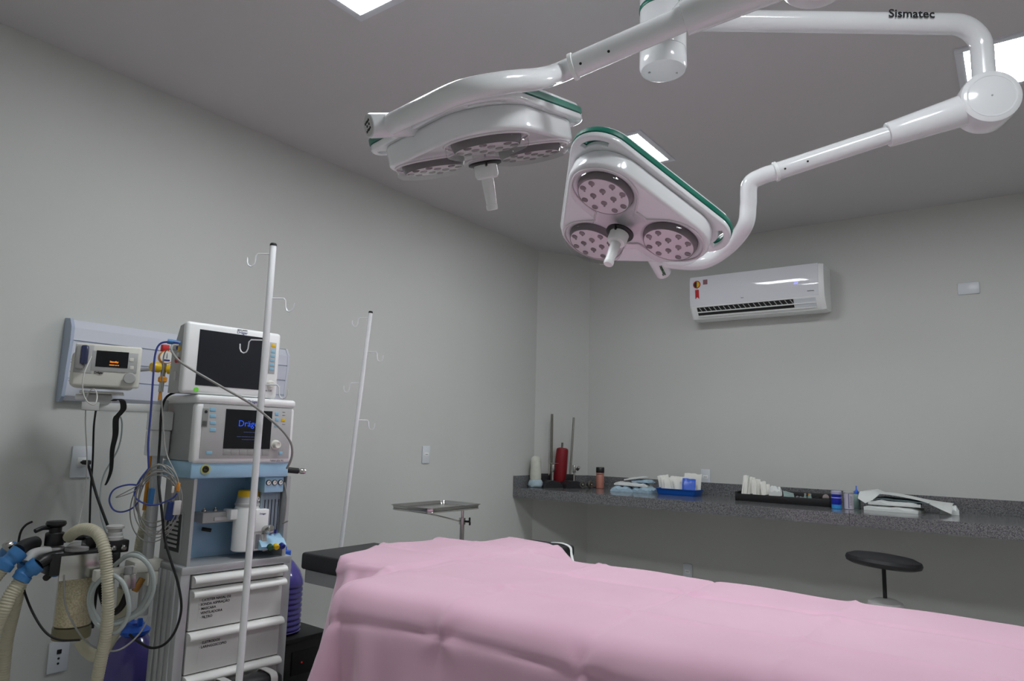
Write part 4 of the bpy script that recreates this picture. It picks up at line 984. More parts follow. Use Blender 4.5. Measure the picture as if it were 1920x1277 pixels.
# ports with black elbows
for (pts, r_, nm, m_) in (([ap(118, 1042, 2.44), ap(100, 1045, 2.42), ap(84, 1050, 2.39), ap(72, 1058, 2.37)], .021, 'expiratory_port', 'black'),
                          ([ap(92, 1035, 2.45), ap(72, 1036, 2.42), ap(58, 1042, 2.39), ap(50, 1055, 2.37)], .018, 'inspiratory_port', 'grayp'),
                          ([ap(66, 1018, 2.48), ap(52, 1022, 2.44), ap(40, 1028, 2.40), ap(32, 1034, 2.37)], .024, 'sensor_elbow', 'black'),
                          ([ap(100, 1062, 2.45), ap(95, 1075, 2.43), ap(86, 1084, 2.40)], .011, 'bag_port', 'black')):
    MB().tube(smooth_path(pts, 5), r_, 14).build(nm, m_, t)
MB().cyl(ap(22, 1020, 2.40), ap(10, 1028, 2.38), .018, n=16, bev=.003).build('sensor_cap', 'steel', t)
MB().cyl(ap(104, 1062, 2.46), ap(102, 1080, 2.46), .012, n=14).build('port_cuff', 'bluec', t)
# APL valve
va = ap(214, 1012, 2.58)
MB().lathe([(.030, 0), (.031, .012), (.027, .014), (.027, .026), (.024, .028), (.024, .038), (.031, .042), (.031, .05), (.026, .053), (0, .053)], va, n=28).build('relief_valve', 'label', t)
MB().bb(va.x - .045, va.x + .045, va.y - .03, va.y + .04, va.z - .045, va.z, .006).build('relief_block', 'black', t)
for dx in (-.012, .022): MB().lathe([(.010, 0), (.010, .012), (.006, .016), (0, .016)], (va.x + dx, va.y - .03, va.z - .024), (0, -1, -.2), n=14).build('relief_screw', 'steel', t)
vb = ap(240, 1082, 2.50)
MB().bb(vb.x - .022, vb.x + .022, vb.y - .02, vb.y + .02, vb.z - .04, vb.z + .012, .003).build('manifold_block', 'steel', t)
MB().cyl((vb.x, vb.y, vb.z + .01), (vb.x, vb.y, vb.z + .035), .014, n=14).build('manifold_stem', 'graym', t)
MB().box((vb.x + .035, vb.y - .01, vb.z - .03), (.022, .01, .05), .002, Matrix.Rotation(.5, 3, 'Y')).build('release_catch', 'brass', t)
MB().bb(vb.x - .10, vb.x + .04, vb.y + .02, vb.y + .06, vb.z - .01, vb.z + .03, .006).build('link_arm', 'ivory', t)

# ---- hoses and cables, each a thing of its own
def px_tube(name, label, cat, pts, r_, m_, n=10, group=None, corr=0.0, dens=8, cuffs=()):
    P = smooth_path([at(*p) for p in pts], dens)
    if corr:
        # resample for ridges
        Ls = [0]
        for a_, b_2 in zip(P[:-1], P[1:]): Ls.append(Ls[-1] + (b_2 - a_).length)
        step = .0022; N_ = int(Ls[-1] / step); out, k_ = [], 0
        for i in range(N_):
            s_ = i * step
            while Ls[k_ + 1] < s_: k_ += 1
            out.append(P[k_].lerp(P[k_ + 1], (s_ - Ls[k_]) / max(1e-9, Ls[k_ + 1] - Ls[k_])))
        P = out; rad = [r_ * (1 + corr * math.sin(i * 2 * math.pi / 4)) for i in range(len(P))]
        n = 14
    else: rad = r_
    if not cuffs:
        o = MB().tube(P, rad, n).build(name, m_, None, ang=60 if not corr else 80)
        return rebase(tag(o, label, cat, group))
    b0 = Vector((sum(p.x for p in P) / len(P), sum(p.y for p in P) / len(P), min(p.z for p in P)))
    th_ = thing(name, label, cat, b0, group=group)
    MB().tube([p - b0 for p in P], rad, n).build('corrugated_tube', m_, th_, ang=80)
    for pts_ in cuffs:
        Q = smooth_path([at(*p) - b0 for p in pts_], 6); kq = len(Q)
        MB().tube(Q, [r_ * (1.30 if (i < kq * .4 or i > kq * .62) else 1.08) for i in range(kq)], 18).build('cuff', 'bluec', th_, ang=50, label='blue rubber cuff')
    return th_
px_tube('breathing_hose', 'cream corrugated hose arching over the steel block and hanging straight down past the clear coil', 'hose', [(128, 1008, 2.50), (145, 995, 2.48), (165, 992, 2.46), (184, 1002, 2.44), (196, 1030, 2.42), (200, 1070, 2.41), (203, 1120, 2.40), (200, 1180, 2.40), (192, 1225, 2.40), (178, 1300, 2.40), (170, 1400, 2.4)], .0195, 'creamhose', corr=.07)
px_tube('breathing_hose', 'cream corrugated hose with a blue cuff joined to the black elbow of the steel block', 'hose', [(38, 1090, 2.34), (22, 1112, 2.32), (8, 1140, 2.30), (-8, 1175, 2.29), (-25, 1230, 2.28), (-40, 1320, 2.28)], .0215, 'creamhose', corr=.07, cuffs=[[(72, 1057, 2.37), (60, 1066, 2.36), (47, 1076, 2.35), (38, 1088, 2.34)]])
px_tube('breathing_hose', 'cream corrugated hose with a blue cuff hanging from the pale grey port', 'hose', [(42, 1082, 2.40), (32, 1120, 2.40), (22, 1160, 2.40), (13, 1200, 2.40), (6, 1260, 2.40), (0, 1340, 2.4)], .0195, 'creamhose', corr=.07, cuffs=[[(52, 1052, 2.38), (47, 1064, 2.39), (42, 1080, 2.40)]])
px_tube('breathing_hose', 'short cream hose with a blue cuff on the chrome-capped sensor elbow', 'hose', [(5, 1065, 2.32), (-12, 1085, 2.31), (-35, 1120, 2.3), (-60, 1180, 2.3)], .0215, 'creamhose', corr=.07, cuffs=[[(38, 1033, 2.36), (27, 1043, 2.345), (14, 1054, 2.33), (4, 1066, 2.32)]])
px_tube('breathing_hose', 'cream hose with a blue cuff on the rear of the sensor elbow', 'hose', [(-2, 1052, 2.44), (-25, 1070, 2.44), (-60, 1110, 2.44)], .0195, 'creamhose', corr=.07, cuffs=[[(24, 1027, 2.42), (12, 1038, 2.43), (-3, 1052, 2.44)]])
px_tube('breathing_hose', 'cream corrugated hose hanging behind the coiled monitor cables', 'hose', [(281, 912, 2.80), (279, 950, 2.80), (270, 985, 2.80), (262, 1015, 2.80), (256, 1060, 2.80)], .0165, 'creamhose', corr=.06)
px_tube('breathing_bag_tube', 'sagging cream rubber tube low behind the granule canister', 'hose', [(150, 1200, 2.62), (165, 1222, 2.62), (190, 1226, 2.62), (225, 1160, 2.66), (232, 1100, 2.7)], .022, 'creamhose', n=14)
coil = [(215, 1060, 2.48), (240, 1042, 2.47), (265, 1046, 2.46), (284, 1070, 2.46), (288, 1105, 2.46), (272, 1140, 2.46), (245, 1160, 2.45), (215, 1172, 2.44), (188, 1165, 2.44), (172, 1135, 2.44), (178, 1100, 2.43), (205, 1078, 2.42), (228, 1090, 2.41), (240, 1120, 2.41), (240, 1155, 2.41), (220, 1185, 2.41), (198, 1182, 2.42), (178, 1165, 2.43), (167, 1130, 2.44), (175, 1095, 2.46), (200, 1068, 2.48)]
px_tube('suction_tubing', 'coil of milky clear tubing looped beside the granule canister', 'tubing', coil, .0078, 'clearhose', 12)
px_tube('suction_tubing', 'second loop of milky clear tubing hanging from the cream bracket', 'tubing', [(232, 1045, 2.52), (258, 1038, 2.52), (280, 1062, 2.52), (282, 1100, 2.52), (262, 1140, 2.52), (232, 1160, 2.52), (205, 1168, 2.52)], .0078, 'clearhose', 12)
px_tube('corrugated_black_hose', 'short black hose curving below the clear coil', 'hose', [(186, 1060, 2.6), (190, 1110, 2.6), (205, 1148, 2.58), (225, 1140, 2.56), (238, 1115, 2.55)], .012, 'rubber', 12)
px_tube('power_cable', 'black cable hanging in a long loop from the machine down past the purple jug', 'cable', [(330, 735, 2.70), (312, 745, 2.68), (303, 770, 2.67), (300, 820, 2.66), (297, 870, 2.62), (298, 910, 2.56), (303, 955, 2.50), (309, 1010, 2.48), (320, 1050, 2.46), (334, 1095, 2.46), (340, 1140, 2.46), (330, 1180, 2.46), (310, 1207, 2.47), (285, 1215, 2.48), (262, 1205, 2.50), (243, 1190, 2.52)], .0045, 'rubber', 10)
px_tube('power_cable', 'thin black cable dropping from the gas monitor bracket down the left wall', 'cable', [(180, 768, 2.85), (176, 800, 2.95), (174, 860, 2.98), (170, 920, 2.99), (168, 985, 3.0)], .004, 'rubber', 8)
px_tube('power_cable', 'black cable running down from the plug in the wall outlet', 'cable', [(162, 864, 2.96), (168, 880, 2.95), (180, 925, 2.92), (198, 975, 2.88), (212, 1010, 2.84)], .0055, 'rubber', 8)
px_tube('power_cable', 'black cable from the sensor knob curving down round the granule canister', 'cable', [(61, 978, 2.47), (48, 985, 2.46), (38, 1000, 2.45), (34, 1030, 2.44), (36, 1070, 2.42), (46, 1110, 2.40), (62, 1150, 2.38), (85, 1185, 2.36), (112, 1200, 2.36), (150, 1200, 2.36)], .0038, 'rubber', 8)
px_tube('sample_line', 'grey line trailing across the front of the granule canister', 'tubing', [(120, 1078, 2.41), (122, 1130, 2.41), (135, 1165, 2.40), (160, 1202, 2.40), (190, 1218, 2.40), (225, 1218, 2.42), (260, 1190, 2.46), (280, 1155, 2.5)], .0032, 'graycab', 8)
px_tube('sample_line', 'thin white line looping from the water trap of the gas monitor down the left wall', 'tubing', [(172, 668, 2.62), (158, 700, 2.58), (155, 730, 2.58), (163, 752, 2.58), (176, 759, 2.58), (182, 748, 2.60), (180, 733, 2.64), (172, 730, 2.66), (163, 745, 2.68), (160, 790, 2.75), (163, 860, 2.80), (160, 920, 2.80), (150, 970, 2.75), (144, 995, 2.6)], .0022, 'whitecab', 8)
px_tube('sample_line', 'clear thin tube hanging behind the black strap on the left wall', 'tubing', [(222, 775, 2.92), (229, 795, 2.95), (222, 840, 2.98), (195, 890, 2.98), (188, 930, 2.95), (190, 970, 2.9), (200, 1000, 2.8)], .0035, 'clearhose', 8)
px_tube('monitor_cable', 'blue cable hanging from the side of the patient monitor to the coiled leads', 'cable', [(335, 643, 2.56), (318, 641, 2.55), (300, 645, 2.54), (291, 665, 2.53), (287, 710, 2.52), (283, 770, 2.52), (278, 830, 2.52), (279, 880, 2.52)], .0036, 'bluecab', 8)
px_tube('cable_plug', 'blue plug pushed into the side of the patient monitor', 'plug', [(338, 644, 2.57), (326, 642, 2.56), (314, 640, 2.55)], .009, 'bluec', 12)
px_tube('monitor_cable', 'thin grey lead dropping from the monitor socket in front of the pressure gauge', 'cable', [(332, 657, 2.57), (316, 655, 2.56), (308, 664, 2.56), (305, 690, 2.56), (303, 740, 2.57), (306, 800, 2.56), (312, 850, 2.54), (330, 890, 2.50), (337, 920, 2.48)], .0024, 'graycab', 8)
m0 = MONW @ Vector((x0, -.012, .19))
px_tube('pressure_hose', 'grey hose crossing in front of both screens to the side handle', 'hose', [(334, 647, 2.56), (323, 648, 2.53), (322, 658, 2.50), (335, 676, 2.47), (365, 696, 2.46), (420, 728, 2.47), (470, 757, 2.50), (505, 785, 2.53), (530, 808, 2.56), (545, 830, 2.58), (548, 850, 2.60), (544, 866, 2.62), (538, 878, 2.64)], .0043, 'graycab', 10)
# coiled leads hung on the machine's side
rg = random.Random(11)
for k_ in range(7):
    cx0, cy0 = 297 + rg.uniform(-8, 8), 940 + rg.uniform(-10, 14); a_, b_3 = 38 + rg.uniform(-8, 8), 62 + rg.uniform(-14, 8); ph = rg.uniform(0, 6.28); tt0 = 2.49 + .008 * k_
    pts = []
    for i in range(25):
        an = ph + i * 2 * math.pi / 18 * (1.0)
        pts.append((cx0 + a_ * math.cos(an) + .25 * b_3 * -math.sin(an) * .4, cy0 + b_3 * math.sin(an) * (1 + .02 * i / 24), tt0 + .012 * math.sin(an * .5 + k_)))
    px_tube('lead_wire', 'grey monitor lead wound in the hanging coil beside the blue bay', 'cable', pts, .0021, 'graycab', 7, group='coiled grey monitor leads', dens=4)
px_tube('lead_wire', 'blue monitor lead with one wide loop out of the hanging coil', 'cable', [(279, 878, 2.52), (262, 900, 2.50), (252, 925, 2.49), (262, 940, 2.48), (290, 947, 2.48), (322, 935, 2.48), (332, 925, 2.48)], .003, 'bluecab', 8)
px_tube('lead_wire', 'blue monitor lead ring sticking out toward the left wall', 'cable', [(268, 911, 2.50), (240, 909, 2.50), (214, 918, 2.50), (205, 937, 2.50), (212, 955, 2.50), (228, 960, 2.50), (248, 953, 2.50), (262, 938, 2.50)], .003, 'bluecab', 8)
px_tube('lead_wire', 'grey lead end poking out of the coil toward the left wall', 'cable', [(285, 893, 2.49), (250, 915, 2.49), (217, 933, 2.49), (250, 922, 2.49), (280, 900, 2.49)], .0018, 'graycab', 7)
def clip(name, label, cat, px, py, tt_, size, m_, rot=0.2):
    p = at(px, py, tt_); o = MB().box((0, 0, size[2] / 2), size, min(size) * .25, Matrix.Rotation(rot, 3, 'X')).build(name, m_, None)
    o.matrix_world = Matrix.Translation(p - Vector((0, 0, size[2] / 2))) @ Matrix.Rotation(MRZ, 4, 'Z'); tag(o, label, cat); return o
clip('finger_sensor', 'dark blue finger sensor hanging in the coil of leads', 'sensor', 322, 958, 2.49, (.036, .02, .066), mat('dark_blue_sensor', (36, 60, 120), .45))
clip('finger_sensor', 'bright blue rubber sensor hanging behind the coil of leads', 'sensor', 283, 932, 2.62, (.02, .016, .066), 'bluec', .1)
clip('lead_tag', 'white tag clipped to the coil of leads', 'tag', 332, 952, 2.46, (.024, .008, .05), 'label', .1)
clip('lead_clip', 'small orange clip on the coil of leads', 'clip', 334, 913, 2.46, (.011, .010, .030), 'orange', .1)
clip('lead_clip', 'small cream clip hanging on the coil of leads', 'clip', 324, 918, 2.46, (.008, .008, .024), 'ivory', .1)
# black strap on the gas monitor bracket
sp = smooth_path([at(212, 752, 2.56), at(220, 748, 2.54), at(229, 752, 2.53), at(231, 766, 2.53), at(224, 776, 2.54), at(217, 786, 2.55), at(216, 815, 2.6), at(210, 845, 2.68), at(208, 880, 2.74), at(202, 900, 2.76), at(197, 910, 2.77)], 6)
wd = [.011 if i < 34 else .011 - .008 * (i - 34) / (len(sp) - 34) for i in range(len(sp))]
o = MB().rings([[p + CR * (s * w_) + CF * z for s, z in ((-1, 0), (1, 0), (1, .003), (-1, .003))] for p, w_ in zip(sp, wd)]).build('hook_and_loop_strap', 'rubber', None)
rebase(tag(o, 'black fabric strap looped on the gas monitor arm and hanging down', 'strap'))
px_tube('gas_hose', 'thin grey hose with a white tip hanging off the right of the flowmeters', 'hose', [(533, 905, 2.66), (537, 930, 2.66), (536, 950, 2.66), (533, 975, 2.66), (530, 981, 2.66), (540, 977, 2.65)], .003, 'graycab', 8)

# ================================================================== JUGS, BOXES
def jug(label, base, rad, hgt, ribs):
    t = thing('water_jug', label, 'jug', tuple(base), group='purple jugs')
    pr = [(rad * .85, 0), (rad, .012)]
    zz = .012
    hb = hgt * .60
    for i in range(ribs):
        z_a = .012 + (hb - .012) * i / ribs; z_b = .012 + (hb - .012) * (i + 1) / ribs
        pr += [(rad * .955, z_a + .15 * (z_b - z_a)), (rad, z_a + .4 * (z_b - z_a)), (rad, z_a + .75 * (z_b - z_a))]
    pr += [(rad * .98, hb + .01), (rad * .80, hgt * .74), (rad * .5, hgt * .84), (rad * .32, hgt * .88), (rad * .30, hgt * .95)]
    MB().lathe(pr, (0, 0, 0), n=40).build('bottle', 'purple', t, ang=60)
    return t
jb = at(247, 1240, 2.90); R1 = 51 * 2.90 / FPX
t = jug('large ribbed purple jug with a wide blue handle cap standing left of the machine', (jb.x, jb.y, 0), R1, .52, 6)
zc_ = at(247, 1196, 2.92).z
MB().lathe([(.03, .52 * .86), (.055, .52 * .87), (.062, .52 * .90), (.04, .52 * .93), (.03, .52 * .96), (0, .52 * .96)], (0, 0, 0), n=28).build('cap', 'cap', t)
for s in (-1, 1): MB().box((s * .035, 0, .52 * .965), (.014, .02, .035), .004).build('cap_lug', 'cap', t)
bt = at(541, 1192, 3.12)
tb_ = thing('power_unit', 'black equipment box with a red indicator behind the table end', 'equipment box', (.50, -3.235, 0), R(88))
MB().bb(-.13, .16, -.14, .16, .02, bt.z - .02, .006).build('case', 'black', tb_)
MB().bb(-.14, .17, -.15, .17, bt.z - .02, bt.z, .003).build('lid', 'rubber', tb_)
MB().bb(-.02, .12, -.147, -.14, bt.z - .16, bt.z - .06, .002).build('control_panel', 'rubber', tb_)
MB().lathe([(.004, 0), (.004, .003), (0, .003)], (.03, -.147, bt.z - .11), (0, -1, 0), n=10).build('indicator', mat('red_indicator', (200, 30, 30), .4, emit=(230, 40, 40), estr=0.2), tb_)
MB().lathe([(.008, 0), (.008, .006), (0, .006)], (.10, -.14, bt.z - .15), (0, -1, 0), n=12).build('control_knob', 'grayp', tb_)
for x in (-.1, .13):
    for y in (-.11, .13): MB().cyl((x, y, 0), (x, y, .022), .015, n=10).build('foot', 'rubber', tb_)
t = jug('slim ribbed purple jug with a small blue cap standing on the black box', (.515, -3.245, bt.z + .0005), .095, .37, 9)
MB().lathe([(.03, .345), (.03, .362), (.012, .365), (.010, .38), (0, .38)], (0, 0, 0), n=20).build('cap', 'cap', t)
o = MB().bb(.04, .33, -.16, -.06, 0, .395, .03, 3).build('equipment_bag', 'vinyl', None)
o.matrix_world = MW.copy()
for x in (.09, .27):
    pass
o.name = 'bag_body'
bagt = thing('equipment_bag', 'black bag with two pale straps standing at the foot of the drawers', 'bag', tuple(MW @ Vector((.185, -.11, 0))), MRZ)
o.parent = bagt; o.matrix_world = MW.copy(); o.matrix_parent_inverse = Matrix(); o.location = (0, 0, 0); o.rotation_euler = (0, 0, 0)
o.data.transform(Matrix.Translation((-.185, .11, 0)))
for x in (-.075, .095):
    pth = smooth_path([(x, -.052, .18), (x, -.053, .36), (x, -.045, .392), (x, -.02, .3985), (x, .02, .3985), (x, .045, .392), (x, .053, .36), (x, .052, .18)], 4)
    MB().rings([[Vector(p) + Vector((s * .014, 0, 0)) + (Vector((0, -1 if p[1] < -.03 else (1 if p[1] > .03 else 0), 1 if abs(p[1]) <= .046 else 0)) * k2) for s, k2 in ((-1, 0), (1, 0), (1, .003), (-1, .003))] for p in pth]).build('strap', 'label', bagt)

# ================================================================== THINGS ON THE COUNTER
Z = CT + .0005
def cpt(px, py): p = on_z(px, py, CT); return p
# wrapped cotton roll
t = thing('cotton_roll', 'upright cream wadding roll with a pale blue bunched base in the counter corner', 'roll', (.085, -.54, Z))
rg = random.Random(5)
def lumpy(mb, prof, n=24, amp=.006, seed=1):
    r_ = random.Random(seed); mb.lathe(prof, (0, 0, 0), n=n)
    for v in mb.bm.verts:
        k_ = 1 + r_.uniform(-amp, amp) * 10; v.co.x *= k_; v.co.y *= k_
    return mb
lumpy(MB(), [(.0, 0), (.055, .002), (.060, .02), (.058, .04), (.05, .055), (.048, .06)], 20, .008, 3).build('bunched_base', 'cottonb', t, ang=70)
lumpy(MB(), [(.044, .05), (.046, .08), (.045, .12), (.043, .16), (.042, .20), (.038, .235), (.02, .25), (0, .252)], 20, .003, 4).build('wadding', 'cotton', t, ang=70)
# leg holders: arched black gutters on steel posts with long rods
for k_, (p, lab, rodx, rodh) in enumerate(((cpt(1033, 914), 'black arched leg holder with a bent clamp arm, next to the wadding roll', .0, .60), (cpt(1073, 915), 'black arched leg holder with a tall bare rod, next to the steel knobs', .0, .575))):
    p = Vector((p.x, p.y, Z)); t = thing('leg_holder', lab, 'leg holder', tuple(p), R(58), group='leg holders on the counter')
    ar = []
    for i in range(13):
        a = math.pi * i / 12; ar.append((.085 * math.cos(a), .058 * math.sin(a)))
    inner = [(x * .93, z * .9) for x, z in reversed(ar)]
    MB().rings([[(x, y, z) for x, z in ar] for y in (-.05, -.045, .10, .105)]).build('gutter_pad', 'vinyl', t, ang=50)
    MB().bb(-.08, .085, .10, .125, 0, .105, .02).build('back_pad', 'vinyl', t)
    MB().cyl((0, -.03, .055), (0, -.03, .135), .0075, n=14).build('post', 'steel', t)
    MB().cyl((0, -.03, .125), (0, -.03, .185), .014, n=16, bev=.003).build('clamp', 'steel', t)
    if k_ == 0:
        MB().tube(smooth_path([(-.035, -.03, .10), (-.035, -.03, .185), (-.025, -.03, .195), (.05, -.03, .195)], 5), .0035, 8).build('clamp_arm', 'steel', t)
        MB().cyl((.03, .06, .02), (.028, .065, .60), .0105, n=14).build('rod', 'darksteel', t)
    else:
        MB().cyl((.028, -.03, .15), (.03, -.055, .17), .013, n=16).build('clamp_wheel', 'steel', t)
        MB().cyl((-.02, .0, .11), (.03, .05, .575), .0085, n=14).build('rod', 'darksteel', t)
# red roll with a grey tube inside
p = cpt(1050, 913); t = thing('cushion_roll', 'dark red vinyl cushion roll standing between the black leg holders', 'cushion', (p.x - .02, p.y + .02, Z + .03), R(58))
rr_m = Matrix.Rotation(R(3), 4, 'Y') @ Matrix.Rotation(R(4), 4, 'X')
rb = MB().lathe([(.03, 0), (.052, .012), (.056, .03), (.050, .27), (.046, .285), (.03, .292), (0, .293)], (0, 0, 0), n=30); rb.bm.transform(rr_m); rb.build('roll_cover', 'redf', t)
rb = MB().cyl((-.006, 0, .285), (-.006, 0, .335), .009, n=14); rb.bm.transform(rr_m); rb.build('core_tube', 'darksteel', t)
# steel knobs
for k_, (px, py) in enumerate(((1096, 914), (1111, 914))):
    p = cpt(px, py + 1); t = thing('clamp_knob', ('round steel clamp knob lying against the black leg holders', 'round steel clamp knob lying against the dusty pink bottle')[k_], 'clamp', (p.x + .01, p.y - .06, Z), R(40 + 20 * k_), group='steel clamp knobs on the counter')
    MB().lathe([(0, -.016), (.026, -.016), (.030, -.010), (.030, .010), (.026, .016), (.018, .016), (.015, .010), (0, .010)], (0, 0, .030), (.3, -1, 0), n=24).build('wheel', 'darksteel', t)
    MB().lathe([(.010, .008), (.010, .022), (.006, .026), (0, .026)], (0, 0, .030), (.3, -1, 0), n=14).build('hub', 'steel', t)
    MB().tube([(.02, .01, .012), (.07, .02, .006)], .006, 8).build('stem', 'darksteel', t)
# pink bottle
p = cpt(1125, 916); t = thing('bottle', 'dusty pink bottle with a black lid', 'bottle', (p.x, p.y, Z))
MB().lathe([(.030, 0), (.033, .004), (.033, .105), (.030, .110), (.030, .114), (.033, .117), (.033, .125), (.031, .128)], (0, 0, 0), n=28).build('body', 'pinkb', t)
MB().lathe([(.0335, .128), (.0345, .130), (.0345, .168), (.032, .172), (0, .172)], (0, 0, 0), n=28).build('lid', 'black', t)
# pale blue packages
def packet(name, label, cat, p, size, rz_, tilt=(0, 0), m_='packetb', group=None, seed=1, bulge=.25):
    r_ = random.Random(seed); mb = MB(); n1, n2 = 9, 7; sx_, sy_, sz_ = size
    rows = []
    def zc2(u_, v_): return sz_ * (.45 + .55 * (1 - abs(u_) ** 6) * (1 - abs(v_) ** 6)) + r_.uniform(-.22, .22) * sz_
    tv = [[mb.bm.verts.new((u_ * sx_ / 2 * (1 + r_.uniform(-.03, .03)), v_ * sy_ / 2 * (1 + r_.uniform(-.04, .04)), max(.002, zc2(u_, v_)))) for v_ in [-1 + 2 * j / (n2 - 1) for j in range(n2)]] for u_ in [-1 + 2 * i / (n1 - 1) for i in range(n1)]]
    bv = [[mb.bm.verts.new((v.co.x, v.co.y, 0)) for v in row] for row in tv]
    for i in range(n1 - 1):
        for j in range(n2 - 1):
            mb.bm.faces.new((tv[i][j], tv[i + 1][j], tv[i + 1][j + 1], tv[i][j + 1])); mb.bm.faces.new((bv[i][j], bv[i][j + 1], bv[i + 1][j + 1], bv[i + 1][j]))
    for i in range(n1 - 1):
        for j in (0, n2 - 1): mb.bm.faces.new((tv[i][j], tv[i + 1][j], bv[i + 1][j], bv[i][j]))
    for j in range(n2 - 1):
        for i in (0, n1 - 1): mb.bm.faces.new((tv[i][j], tv[i][j + 1], bv[i][j + 1], bv[i][j]))
    o = mb.build(name, m_, None, ang=22)
    o.matrix_world = Matrix.Translation(Vector(p)) @ Matrix.Rotation(rz_, 4, 'Z') @ Matrix.Rotation(tilt[0], 4, 'X') @ Matrix.Rotation(tilt[1], 4, 'Y')
    return tag(o, label, cat, group)
def stand(name, label, cat, p, w_, h_, th, yaw, lean, roll=0.0, m_='packet', group=None, seed=1):
    o = packet(name, label, cat, (0, 0, 0), (w_, h_, th), 0, (0, 0), m_, group, seed)
    o.data.transform(Matrix.Rotation(yaw, 4, 'Z') @ Matrix.Rotation(roll, 4, 'Y') @ Matrix.Rotation(R(90) - lean, 4, 'X') @ Matrix.Translation((0, h_ / 2, 0)))
    z0_ = min(v.co.z for v in o.data.vertices); o.data.transform(Matrix.Translation((0, 0, -z0_)))
    o.matrix_world = Matrix.Translation(Vector(p)); return o
bx0 = .80; by0 = -.28
packet('sealed_packet', 'crumpled pale blue sterile packet at the bottom of the pile, nearer the pink bottle', 'packet', (bx0 - .04, by0 - .03, Z), (.17, .13, .04), .3, seed=2)
packet('sealed_packet', 'grey-blue sterile packet at the bottom of the pile, against the blue tray', 'packet', (bx0 + .13, by0 + .0, Z), (.17, .13, .045), -.2, seed=3)
packet('sealed_packet', 'wide pale grey sterile packet lying across the two bottom packets', 'packet', (bx0 + .03, by0 + .0, Z + .047), (.27, .13, .026), .12, (0, .02), 'paper', seed=4)
packet('sealed_packet', 'pale blue sterile packet with a blue edge on the middle of the pile', 'packet', (bx0 + .11, by0 + .02, Z + .075), (.15, .10, .022), -.1, seed=6)
packet('sealed_packet', 'topmost pale grey sterile packet of the pile, tilted up', 'packet', (bx0 + .055, by0 + .01, Z + .10), (.17, .09, .014), .1, (0, -.16), 'paper', seed=5)
# blue tray with packets
pL, pR = on_z(1230, 927, CT), on_z(1302, 931, CT)
cxT, cyT = (pL.x + pR.x) / 2 + .005, -.26; wT, dT = .33, .20
t = thing('supply_tray', 'shallow bright blue plastic tray of sterile packets on the counter', 'tray', (cxT, cyT, Z))
def rrr(w_, d_, r_, z, n=5): 
    out = []
    for sx_, sy_, a0 in ((1, 1, 0), (-1, 1, 90), (-1, -1, 180), (1, -1, 270)):
        for i in range(n + 1):
            a = R(a0 + 90 * i / n); out.append((sx_ * (w_ / 2 - r_) + r_ * math.cos(a), sy_ * (d_ / 2 - r_) + r_ * math.sin(a), z))
    return out
MB().rings([rrr(wT - .05, dT - .05, .02, .004), rrr(wT - .034, dT - .034, .025, .006), rrr(wT - .012, dT - .012, .03, .046), rrr(wT, dT, .032, .048), rrr(wT, dT, .032, .045), rrr(wT - .018, dT - .018, .03, .044), rrr(wT - .040, dT - .040, .025, 0), rrr(wT - .05, dT - .05, .02, 0)]).build('tray_body', 'traybl', t)
for i in range(7):
    stand('sealed_packet', 'cream-white sterile packet standing in a row in the blue tray', 'packet', (cxT - .125 + i * .027, cyT + .035 - .018 * (i % 3), Z + .008), .085, .125 - .012 * (i % 3), .011, R(32) + .12 * (i % 3 - 1), R(14), R(-10 + 4 * (i % 4)), 'packet', 'white packets in the blue tray', 20 + i)
stand('sealed_packet', 'clear-edged white packet behind the glossy blue one in the tray', 'packet', (cxT + .085, cyT + .035, Z + .008), .125, .15, .010, R(24), R(10), R(4), 'packet', None, 33)
o = stand('sealed_packet', 'glossy blue sterile packet leaning at the end of the blue tray', 'packet', (cxT + .085, cyT - .035, Z + .010), .095, .115, .014, R(20), R(18), R(3), 'packetd', None, 31)
# black organiser
pL, pR = on_z(1387, 940, CT), on_z(1562, 951, CT)
ox0, ox1 = 1.665, 2.285; oy0, oy1 = -.37, -.20
t = thing('organizer_tray', 'long black compartment organiser holding small supplies on the counter', 'organizer', ((ox0 + ox1) / 2, (oy0 + oy1) / 2, Z))
ow, od = (ox1 - ox0) / 2, (oy1 - oy0) / 2
MB().bb(-ow, ow, -od, od, 0, .006).build('floor_plate', 'black', t, ang=0)
for y, h_ in ((-od, .048), (od, .075)): MB().bb(-ow, ow, y - .003, y + .003, 0, h_, .002).build('long_wall', 'black', t)
for i in range(7):
    x = -ow + i * 2 * ow / 6; MB().bb(x - .003, x + .003, -od, od, 0, .05 if 0 < i < 6 else .062, .002).build('divider', 'black', t)
ocx, ocy = (ox0 + ox1) / 2, (oy0 + oy1) / 2
for i in range(8):
    stand('syringe_packet', 'white syringe packet standing in the end compartment of the black organiser', 'packet', (ox0 + .040 + i * .024, ocy - .03 + .022 * (i % 3), Z + .008), .040, .165 - .006 * i - .012 * (i % 2), .012, R(28) + .1 * (i % 3 - 1), R(14), R(9 - 2 * i), 'packet', 'syringe packets in the organiser', 40 + i)
packet('gauze_pack', 'crumpled white gauze pack in the black organiser beside the syringe packets', 'packet', (ocx - .06, ocy, Z + .045), (.085, .09, .055), .3, (0, 0), 'paper', seed=51)
packet('needle_pack', 'greenish clear pack tilted up in the middle of the black organiser', 'packet', (ocx + .03, ocy - .01, Z + .045), (.075, .07, .012), .4, (R(50), R(20)), mat('pale_green_film', (150, 172, 168), .25), seed=52)
packet('needle_pack', 'small grey pack in the black organiser beside the glass vials', 'packet', (ocx + .11, ocy - .02, Z + .03), (.06, .05, .015), .4, (R(30), R(10)), mat('grey_film', (120, 122, 126), .3), seed=53)
